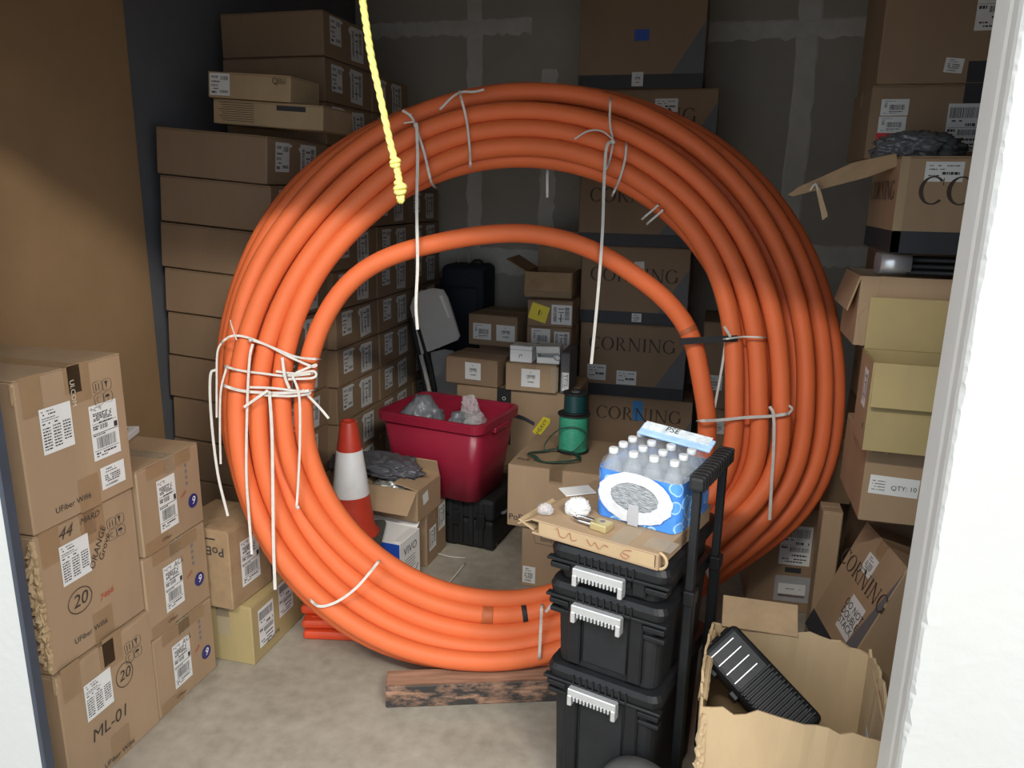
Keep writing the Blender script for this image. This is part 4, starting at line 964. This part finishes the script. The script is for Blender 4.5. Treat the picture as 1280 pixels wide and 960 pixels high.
# ================================================================== TOOLBOX STACK
TRZ = -16.0
tdx = Vector((math.cos(R(TRZ)), math.sin(R(TRZ)), 0)); tdy = Vector((-tdx.y, tdx.x, 0))
T0 = Vector((-.335, 1.745, 0))                       # near left bottom corner
def tl(u, v, z): return T0 + tdx * u + tdy * v + Vector((0, 0, z))
TBW, TBD = .300, .40
def toolbox(name, label, z0, h, bottom=False):
    o = empty(name, tl(TBW / 2, TBD / 2, z0), (0, 0, R(TRZ))); tag(o, label, 'toolbox')
    w, d = TBW, TBD; lip = .045
    def R_(k, r=.03): return rounded_rect(w + k, d + k, r, 4)
    link('tub', loft([(R_(-.03), 0), (R_(-.022), h * .5), (R_(-.015), h - lip)], BLACKPL2, True, True, False), o)
    link('lid', loft([(R_(-.012), h - lip + .002), (R_(.012), h - lip + .008), (R_(.016), h - .018), (R_(.004), h - .004), (R_(-.02), h)], BLACKPL, True, True, False), o)
    # corner posts and panel ribs of the visible side
    ribs = []
    for u in (-w / 2 + .05, w / 2 - .085): ribs.append((u, u + .035, -d / 2 - .002, -d / 2 + .02, .01, h - .01))
    for rb in ribs: link('side_rib', box_mesh(*rb, BLACKPL, .004), o)
    link('recessed_panel', box_mesh(-w / 2 + .09, w / 2 - .09, -d / 2 + .006, -d / 2 + .018, .02, h - lip - .01, BLACKPL2, .003), o)
    link('lid_rib', boxes_mesh([(-w / 2 - .01, w / 2 + .01, -d / 2 - .012, -d / 2 + .01, h - lip - .002, h - lip + .006)], BLACKPL, .002), o)
    link('side_rail', boxes_mesh([(-.075 + .018 * k, -.071 + .018 * k, -d / 2 - .012, -d / 2 - .006, h - .045, h - .015) for k in range(9)], BLACKPL, 0), o)
    for sx in (-1, 1):
        a, b = sorted((sx * (w / 2 - .052), sx * (w / 2 + .004)))
        link('corner_step', box_mesh(a, b, -d / 2 - .004, -d / 2 + .03, h - lip - .026, h - lip - .010, BLACKPL, .004, 2), o)
        if h > .15: link('corner_step', box_mesh(a, b, -d / 2 + .002, -d / 2 + .03, h - lip - .052, h - lip - .038, BLACKPL, .004, 2), o)
    # silver latch with comb teeth
    la = link('latch', boxes_mesh([(-.080, .052, -d / 2 - .030, -d / 2 - .006, h - lip - .020, h - lip + .002), (-.080, -.068, -d / 2 - .032, -d / 2 - .006, h - lip - .046, h - lip - .016), (.040, .052, -d / 2 - .032, -d / 2 - .006, h - lip - .046, h - lip - .016)], SILVER, .002), o)
    link('latch_tooth', boxes_mesh([(-.064 + .0095 * k, -.059 + .0095 * k, -d / 2 - .031, -d / 2 - .008, h - lip - .030, h - lip - .018) for k in range(11)], SILVER, .0008), o)
    return o
Z1, Z2, Z3 = .415, .652, .752
tb = toolbox('rolling_toolbox', 'large black wheeled toolbox at the bottom of the toolbox stack', 0, Z1)
toolbox('toolbox', 'mid-size black toolbox, middle of the stack, with silver side latch', Z1 + .002, Z2 - Z1 - .002)
toolbox('toolbox', 'shallow black toolbox, top of the stack beneath the flattened carton', Z2 + .002, Z3 - Z2 - .002)
TYRE = mat('grey_tyre', (.045, .044, .042), .8, .2, 20)  # tyre a lighter grey than the black plastic
# wheel and pull handle belong to the rolling box
wx, wr = TBW / 2 - .020, .118
wh = link('wheel', lathe_mesh([(wr * .55, -.022), (wr * .86, -.026), (wr, -.018), (wr, .018), (wr * .86, .026), (wr * .55, .022)], TYRE, 32), tb, (wx, -TBD / 2 - .024, wr), (R(90), 0, 0))
link('wheel_rim', lathe_mesh([(wr * .62, -.020), (wr * .58, -.029), (wr * .50, -.029), (wr * .46, -.018)], GREYPR, 28), wh, (0, 0, .052)); link('hub_cap', lathe_mesh([(.022, .02), (.020, .030), (.010, .032)], GREYPR, 18), wh)
for k in range(6): link('spoke', box_mesh(.015, wr * .56, -.006, .006, .020, .027, GREYPR, .002), wh, (0, 0, 0), (0, 0, R(60 * k)))
hx = TBW / 2 + .022
def hl(u, v, z): return (u, v, z)
for s in (-.085, .135):
    link('handle_rail', box_mesh(hx - .010, hx + .014, s - .016, s + .016, .06, .66, BLACKPL, .004, 2), tb)
    link('telescopic_tube', box_mesh(hx - .010, hx + .010, s - .011, s + .011, .60, .93, BLACKPL2, .003, 2), tb)
    link('rail_clip', box_mesh(hx - .011, hx + .017, s - .020, s + .020, .62, .66, BLACKPL, .004, 2), tb)
link('grip', boxes_mesh([(hx - .016, hx + .020, -.11, .165, .922, .958)], BLACKM, .008, 2), tb)
link('grip_rib', boxes_mesh([(hx - .018, hx + .022, -.10 + .022 * k, -.088 + .022 * k, .921, .9595) for k in range(12)], BLACKM, .003), tb)

# flattened carton on top
fl = empty('flattened_carton', tl(.118, .165, Z3 + .001), (0, 0, R(TRZ - 3))); tag(fl, 'flattened brown carton with red scribbles, lying on the toolbox stack', 'carton')
FW, FD, FH = .345, .345, .042
link('lower_layer', box_mesh(-FW / 2, FW / 2, -FD / 2, FD / 2, 0, .006, CARD, .002), fl); link('upper_layer', box_mesh(-FW / 2, FW / 2, -FD / 2, FD / 2, FH - .006, FH, CARD, .002), fl)
link('front_fold', box_mesh(-FW / 2 + .02, FW / 2 - .01, -FD / 2, -FD / 2 + .006, .004, FH - .004, CARD_L, .002), fl); link('side_fold', box_mesh(FW / 2 - .008, FW / 2, -FD / 2, FD / 2, .004, FH - .004, CARD, .002), fl)
link('side_fold', box_mesh(-FW / 2, -FW / 2 + .006, -FD / 2 + .03, FD / 2, .004, FH - .004, CARD, .002), fl); link('back_fold', box_mesh(-FW / 2 + .02, FW / 2 - .01, FD / 2 - .006, FD / 2, .004, FH - .004, CARD, .002), fl)
link('open_end_flap', box_mesh(-.055, 0, -.06, .11, -.002, .002, CARD_L, .001), fl, (-FW / 2, -FD / 2 + .07, FH * .9), (0, R(-28), 0)); link('open_end_flap', box_mesh(-.05, 0, -.06, .11, -.002, .002, CARD_L, .001), fl, (-FW / 2, -FD / 2 + .07, .006), (0, R(22), 0))
link('rolled_corner', tube_mesh([(FW / 2 - .004 + .02 * math.cos(R(a)), -FD / 2 + .012, FH / 2 + .02 * math.sin(R(a))) for a in range(-90, 91, 15)], .004, CARD_L, 6), fl)
dm = (FW, FD, FH)
decal(fl, dm, ('stroke', REDINK, 'F', .10, .022, [(-.03, .01), (-.022, .014), (-.015, -.004), (0, -.004), (.012, .012), (.018, -.006), (.032, -.002)], .0013))
decal(fl, dm, ('stroke', REDINK, 'F', .19, .022, [(-.03, .008), (-.018, -.006), (-.008, .006), (.004, -.008), (.016, .006), (.028, .004)], .0013))
decal(fl, dm, ('stroke', REDINK, 'F', .265, .022, [(.014, .012), (-.004, .008), (-.014, -.006), (.0, -.012), (.008, -.004), (-.008, .0)], .0013))
decal(fl, dm, ('rect', TAPE_C, 'T', .24, .07, .05, .14)); decal(fl, dm, ('rect', TAPE_C, 'T', .33, .05, .07, .06)); decal(fl, dm, ('rect', CARD_D, 'T', .20, .30, .30, .11, 0, 'printed_area'))
TOPZ = Z3 + .001 + FH

# water bottles
wc = empty('bottled_water_pack', (0, 0, 0), (0, 0, R(-22))); tag(wc, 'shrink-wrapped pack of clear water bottles in blue printed film', 'water pack')
cpos = (atz(738, 641, TOPZ) + atz(852, 672, TOPZ)) / 2
ang = math.atan2((atz(852, 672, TOPZ) - atz(738, 641, TOPZ)).y, (atz(852, 672, TOPZ) - atz(738, 641, TOPZ)).x)
wpx = Vector((math.cos(ang), math.sin(ang), 0)); wpy = Vector((-wpx.y, wpx.x, 0))
nbx, nby, bs = 4, 4, .0545
PW, PD = nbx * bs + .008, nby * bs + .008
wc.rotation_euler = (0, 0, ang); wc.location = Vector((cpos.x, cpos.y, TOPZ + .002)) + wpy * (PD / 2)
bprof = [(.018, 0), (.0255, .004), (.026, .02), (.0248, .03), (.026, .04), (.026, .09), (.0248, .10), (.026, .112), (.0235, .125), (.014, .147), (.0115, .152), (.0115, .160)]
BM = lathe_mesh([(r_ * 1.02, z_ * 1.06) for r_, z_ in bprof], PET, 16); CM = lathe_mesh([(.0118, .163), (.0121, .165), (.0121, .175), (.0105, .177)], CAPW, 14)
WLINE = lathe_mesh([(.0262, .045), (.0264, .046), (.0264, .088), (.0262, .089)], mat('bottle_label', (.60, .74, .88), .35, .2, 30), 16)
for i in range(nbx):
    for j in range(nby):
        p = (-(nbx - 1) / 2 * bs + i * bs + random.uniform(-.001, .001), -(nby - 1) / 2 * bs + j * bs, 0)
        b = link('bottle', BM, wc, p); link('cap', CM, b); link('bottle_label', WLINE, b)
def film_loft(z_sections, m, top=False): return loft(z_sections, m, False, top, True)
F0 = lambda k, r=.03: rounded_rect(PW + k, PD + k, r, 5)
def wob(pts, z, amp=.004):
    return [(x + amp * noise.noise(Vector((x * 40, y * 40, z * 50))), y + amp * noise.noise(Vector((x * 40 + 9, y * 40, z * 50)))) for x, y in pts]
# side film: only left, right and back; the near end shows a white oval
link('blue_film', loft([(wob(F0(.004), z), z) for z in (.0, .02, .04, .06, .08, .10, .128)], FILMB, False, False, True), wc)
def oval(rx, rz, cz, n=40, j=0.0, wav=0): return [(rx * math.cos(2 * math.pi * k / n) * (1 + wav * noise.noise(Vector((k * .7, 0, 3)))), cz + rz * math.sin(2 * math.pi * k / n) * (1 + wav * noise.noise(Vector((k * .7, 5, 3))))) for k in range(n)]
o1 = oval(.100, .066, .070, wav=.07); o2 = oval(.064, .037, .074, wav=.08)
V = [(x, -PD / 2 - .009, z) for x, z in o1] + [(x, -PD / 2 - .012, z) for x, z in o2]; n = 40
link('white_oval', mesh_from('oval', V, [(k, (k + 1) % n, n + (k + 1) % n, n + k) for k in range(n)], [mat('white_film', (.66, .67, .69), .3, .04, 30, .35, 50)]), wc)
link('clear_window', mesh_from('win', [(x, -PD / 2 - .0105, z) for x, z in o2], [tuple(range(n))], [mat('clear_window_film', (.34, .36, .38), .15, .45, 60, .8, 70, stretch=(1, 1, 4))]), wc)
# translucent film over the shoulders and the folded blue strip on top
SHR = mat('clear_shrink_film', (.85, .88, .92), .12, .05, 20, .5, 40, alpha=.10)
link('clear_film', loft([(wob(F0(.004), .128), .128), (wob(F0(-.01), .145), .148), (wob(F0(-.04, .03), .165), .166), (wob(F0(-.12, .02), .17), .172)], SHR, False, True, True), wc)
link('blue_fold', box_mesh(-.075, .125, 0, .045, -.004, .004, mat('pale_blue_film', (.42, .62, .90), .25, .1, 30, .3, 40), .003, 2), wc, (0, .040, .180), (R(24), R(4), 0))
link('printed_strip', box_mesh(-.07, .115, .020, .050, .004, .0052, mat('print_pale', (.72, .80, .90), .3, .3, 60), 0), wc, (0, .040, .180), (R(24), R(4), 0))
link('film_print', text_mesh('PSE', .026, INK, .1, 0), wc, (.01, .0715, .2005), (R(-66), R(4), 0))
link('tape_tab', box_mesh(-.014, .014, -.003, .0, -.005, .05, mat('grey_tape', (.42, .42, .44), .3), .001), wc, (.0, -PD / 2 - .011, .005))
# padlock, crumpled paper, sheet, wrapper
pk = empty('padlock', atz(748, 664, TOPZ + .001), (0, 0, R(-24))); tag(pk, 'brass padlock with long steel shackle lying on the flattened carton', 'padlock')
link('lock_body', box_mesh(-.024, .022, -.004, .034, 0, .020, BRASS, .003, 2), pk); link('stamped_mark', box_mesh(-.006, .006, .012, .024, .020, .0206, GREYINK), pk)
link('shackle', tube_mesh(smooth_path([(-.02, .005, .010), (-.065, .005, .010), (-.080, .016, .010), (-.065, .027, .010), (-.02, .027, .010)], 5), .005, CHROME, 8), pk)
tag(link('crumpled_paper', crumple_mesh(.034, .027, .032, PAPER, .55, 6, 4, 41), None, atz(722, 642, TOPZ + .001)), 'crumpled ball of white paper on the flattened carton', 'paper')
tag(link('paper_sheet', box_mesh(-.045, .045, -.03, .03, 0, .003, PAPER, .001), None, atz(722, 614, TOPZ + .002), (0, 0, R(32))), 'folded white paper sheet tucked beside the water pack', 'paper')
tag(link('plastic_wrapper', crumple_mesh(.022, .014, .020, FILMC, .5, 7, 4, 43), None, atz(672, 642, TOPZ + .001) + Vector((.02, 0, .004))), 'small clear plastic wrapper at the corner of the flattened carton', 'wrapper')

# ================================================================== OPEN BOX AT THE RIGHT FRONT
ob = open_carton('big worn open carton holding a black ribbed enclosure', .253, 1.712, 0, .385, .355, .50, -4, CARD_L, [('label', 'small', 'F', .32, .10, .06, .05), ('rect', REDST, 'F', .055, .372, .055, .06, -8, 'red_sticker')], ragged=.022, seed=3, name='open_cardboard_box')
link('flap', box_mesh(-.17, .02, 0, .085, -.003, .003, CARD_W, .0015), ob, (0, .177, .50), (R(42), 0, R(4))); link('flap', box_mesh(-.15, .16, 0, .055, -.003, .003, CARD_W, .0015), ob, (.19, 0, .49), (R(-40), 0, R(-90)))
for k in range(4): link('frayed_edge', torn_strip(.30, .014, 60 + k), ob, (-.196 + .004 * k, -.15, .492), (R(-90), R(30 * k), 0))
for k in range(3): link('frayed_edge', torn_strip(.30, .016, 70 + k), ob, (-.188 + .003 * k, -.178, .18), (0, 0, R(200 + 40 * k)))
link('paper_label', label_mesh('list', .045, .075), ob, (.168, -.06, .40), (0, 0, R(-90)))
bpy.context.view_layer.update()
# side label on the inside-facing right wall fold
en = empty('splice_enclosure', (.115, 1.70, .33), (R(0), R(0), R(0))); tag(en, 'black ribbed plastic enclosure leaning inside the open carton', 'enclosure')
EL, EWd, EHt = .285, .118, .09
link('shell', box_mesh(-EL / 2, EL / 2, -EWd / 2, EWd / 2, 0, EHt * .48, BLACKPL, .014, 3), en); link('cover', box_mesh(-EL / 2, EL / 2, -EWd / 2, EWd / 2, EHt * .5, EHt, BLACKPL, .016, 3), en)
for k in range(13): link('fin', box_mesh(-.02 + .0115 * k, -.014 + .0115 * k, -EWd / 2 + .008, EWd / 2 - .008, EHt - .004, EHt + .007, BLACKPL, .0015), en)
for k in range(4): link('top_slat', box_mesh(-.118 + .026 * k, -.1145 + .026 * k, -EWd / 2 + .012, EWd / 2 - .030, EHt, EHt + .0035, SILVER, .0008), en)
for k in range(3): link('clip', box_mesh(-.105 + .07 * k, -.080 + .07 * k, -EWd / 2 - .012, -EWd / 2 + .01, EHt * .25, EHt * .75, BLACKPL, .003), en)
for k in range(3): link('cable_port', lathe_mesh([(.013, 0), (.013, .012), (.009, .012)], BLACKPL, 14), en, (-EL / 2 + .005, -.032 + .032 * k, EHt * .45), (0, R(-90), 0))
# lay it along the diagonal the photo shows
A = atz(903, 815, .482); B = atz(966, 884, .402)
ex = (B - A).normalized(); ez = (Vector((-.25, -.55, .8)) - ex * ex.dot(Vector((-.25, -.55, .8)))).normalized(); ey = ez.cross(ex)
en.matrix_world = Matrix.Translation((A + B) / 2 - ez * EHt * .5 + ex * .022 + Vector((.012, 0, 0))) @ Matrix((ex, ey, ez)).transposed().to_4x4()

# ================================================================== RIGHT WALL OF CARTONS
RG = 'cartons stacked along the right wall'
carton('brown floor carton with shipping label and document pouch, behind the open carton', .352, 3.10, 0, .262, .34, .445, 3, CARD_D,
       [('label', 'pallet', 'F', .165, .285, .115, .165), ('label', 'pouch', 'F', .175, .10, .145, .11), ('rect', INK, 'F', .165, .18, .06, .022, 0, 'printed_mark')], seam='x')
carton('plain brown carton on the pouch-labelled floor carton, beside the coil', .445, 3.17, .447, .26, .34, .26, 3, CARD, [('rect', INK, 'F', .235, .22, .018, .06, 0, 'printed_mark')], seam='x')
carton('plain carton standing on the floor under the QTY carton', .82, 2.87, 0, .46, .38, .652, 0, CARD_D, [], seam='x')
qt = carton('brown carton with QTY label, above the tilted CORNING carton', .692, 2.53, .655, .42, .37, .236, 0, CARD, [('rect', PAPER, 'F', .085, .118, .135, .058, -2, 'paper_label'), ('text', 'QTY: 10', 'F', .112, .113, .020, INK), ('label', 'lines', 'F', .043, .118, .045, .045, -2)], seam='x')
link('torn_flap', torn_strip(.10, .03, 71), qt, (-.21, -.187, .225), (0, R(80), 0))
yo = open_carton('opened carton with pale yellow inner flap hanging down in front', .605, 2.365, .902, .30, .21, .255, -2, CARD_Y, [('label', 'vert', 'L', .13, .165, .07, .11), ('rect', PAPER, 'L', .17, .06, .02, .02, 20, 'paper_scrap'), ('rect', CARD, 'L', .105, .127, .208, .252, 0, 'outer_side')], flaps=[('F', .125, -80), ('B', .155, 88)])
carton('plain carton behind the yellow-flapped carton, carrying the torn open carton', .765, 2.84, .893, .44, .34, .262, 0, CARD_D, [], seam='x')
lo_ = open_carton('torn open carton with a bundle of black tubing on it', .655, 2.645, 1.160, .44, .27, .21, 0, CARD, [], flaps=[('L', .11, -75)])
link('torn_panel', prism_mesh([(-.20, .0), (-.215, .09), (-.17, .16), (-.165, .212), (.19, .205), (.20, .0)], -.141, -.136, CARD, .001), lo_)
tu = empty('tubing_bundle', (.72, 2.57, 1.375 + .032)); tag(tu, 'bundle of black ribbed tubes held by a silver tape collar', 'tubing')
for k in range(9):
    yy = -.042 + .0105 * k
    for j in range(3 if k % 2 else 2): link('tube', tube_mesh([(-.16, yy, -.022 + .018 * j), (.25, yy + .006 * math.sin(k), -.022 + .018 * j)], .0078, BLACKPL2, 8), tu)
link('tape_collar', loft([(rounded_rect(.105, .060, .025, 5), 0), (rounded_rect(.108, .062, .025, 5), .085)], SILVER, True, True, True), tu, (-.235, 0, 0), (R(90), 0, R(90)))
cr = corning('wide carton lettered CORNING with a torn flap sticking out sideways', .500, .96, 2.50, 1.442, .275, d=.42, dec=[('label', 'plain', 'F', .115, .232, .10, .055), ('rect', CARD_L, 'F', .012, .137, .024, .27, 0, 'corner_edge')], text=False, grey=CARD)
decal(cr, (.46, .42, .275), ('serif', 'CORNING', 'F', .31, .18, .078, BROWNINK)); decal(cr, (.46, .42, .275), ('serif', 'CORNING', 'L', .21, .18, .055, BROWNINK))
link('flap', prism_mesh([(0, 0), (-.01, .035), (-.12, .01), (-.27, -.065), (-.30, -.09), (-.285, -.095), (-.20, -.07), (-.08, -.035)], -.003, .003, CARD_W, .001), cr, (-.225, -.15, .25), (R(12), 0, R(-8)))
link('torn_strip', prism_mesh([(0, 0), (.012, .0), (.045, -.085), (.030, -.098)], -.002, .002, CARD_L), cr, (-.445, -.13, .185), (0, 0, R(-10)))
link('twine', tube_mesh(smooth_path([(-.46, -.135, .175), (-.447, -.135, .195), (-.435, -.13, .175)], 4), .004, STRAP, 6), cr)
tag(link('wrapped_parcel', crumple_mesh(.135, .10, .055, DKFILM, .45, 6, 5, 51), None, (.575, 2.68, 1.719)), 'dark parcel in shiny clear plastic wrap on the wide CORNING carton', 'parcel')
carton('dark carton with white and red label, under the topmost right carton', .745, 3.13, 1.727, .55, .38, .235, 0, CARD_D, [('label', 'code', 'F', .075, .165, .085, .052), ('label', 'code', 'F', .073, .11, .085, .052), ('rect', REDST, 'F', .071, .066, .085, .034, 0, 'red_label'), ('label', 'pallet', 'F', .295, .10, .115, .15), ('rect', BAND, 'F', .32, .20, .085, .075, 0, 'dark_tape')], seam='x')
carton('dark carton with a tall shipping label, topmost by the right wall', .755, 3.13, 1.964, .55, .38, .42, 0, CARD_D, [('label', 'pallet', 'F', .325, .235, .115, .155), ('rect', BAND, 'F', .31, .035, .085, .065, 0, 'dark_tape'), ('label', 'small', 'F', .225, .055, .055, .045, -6)], seam='x')
carton('plain carton filling the stack beneath the dark cartons by the right wall', .84, 3.27, .80, .46, .38, .925, 0, CARD_D, [], seam='x')
carton('plain carton on the floor at the back of the right wall stack', .84, 3.28, 0, .46, .38, .798, 0, CARD_D, [], seam='x')
carton('narrow plain carton standing in for loose flaps between the pouch-labelled and tilted cartons', .462, 2.675, 0, .065, .09, .56, 0, CARD, [], tape=None)  # plain upright box standing in for loose carton flaps
# tilted CORNING carton
TW_, TD_, TH_ = .40, .33, .42
tcx = corning('tilted CORNING carton with DO NOT DOUBLE STACK sticker', -TW_ / 2, TW_ / 2, 0, 0, TH_, d=TD_, text=False,
              dec=[('label', 'small', 'L', .155, .33, .075, .065), ('rect', PAPER, 'L', .215, .165, .105, .12, 0, 'paper_label'), ('text', 'DO NOT\nDOUBLE\nSTACK', 'L', .215, .162, .034, INK),
                   ('poly', GREYPR, 'L', TD_, 0, [(-.07, .064), (-.001, .064), (-.001, .40)], 0, 'printed_wedge')])
decal(tcx, (TW_, TD_, TH_), ('serif', 'CORNING', 'L', .165, .285, .056, BROWNINK))
M_ = (Matrix.Rotation(R(10), 3, 'Z') @ Matrix.Rotation(R(22), 3, 'Y'))
tcx.rotation_euler = M_.to_euler(); tcx.location = Vector((.462, 2.24, .165)) - M_ @ Vector((-TW_ / 2, -TD_ / 2, 0))

# ================================================================== YELLOW ROPE
rp = [aty(430, -140, 1.46), aty(449, -30, 1.47), aty(456, 20, 1.475), aty(464, 70, 1.48), aty(475, 120, 1.48), aty(487, 175, 1.48), aty(497, 215, 1.48), aty(501, 240, 1.48)]
rope = empty('pull_rope', rp[-1]); tag(rope, 'bright yellow braided rope with two knots hanging before the coil', 'rope')
rpath = [p - rp[-1] for p in smooth_path(rp, 14)]
for ph in range(3):
    pts = []
    for i, p in enumerate(rpath):
        a = i * .62 + ph * 2.0944; pts.append(p + Vector((math.cos(a) * .0034, math.sin(a) * .0034, 0)))
    link('rope_strand', tube_mesh(smooth_path(pts, 2), .0042, ROPE, 6), rope)
def rknot(p, s_):
    for q in range(3):
        pts = [(s_ * (.9 if q == 1 else .75) * math.cos(a / 12 * 6.2832), s_ * .7 * math.sin(a / 12 * 6.2832), (q - 1) * s_ * .62 + .3 * s_ * math.sin(a / 12 * 6.2832 + q * 2)) for a in range(12)]
        link('knot', tube_mesh(pts, s_ * .52, ROPE, 7, closed=True), rope, p)
rknot(rpath[-20], .0088); rknot(rpath[-4], .0105)
link('frayed_end', crumple_mesh(.009, .008, .012, ROPE, .8, 8, 3, 5, False), rope, (0, 0, -.024))
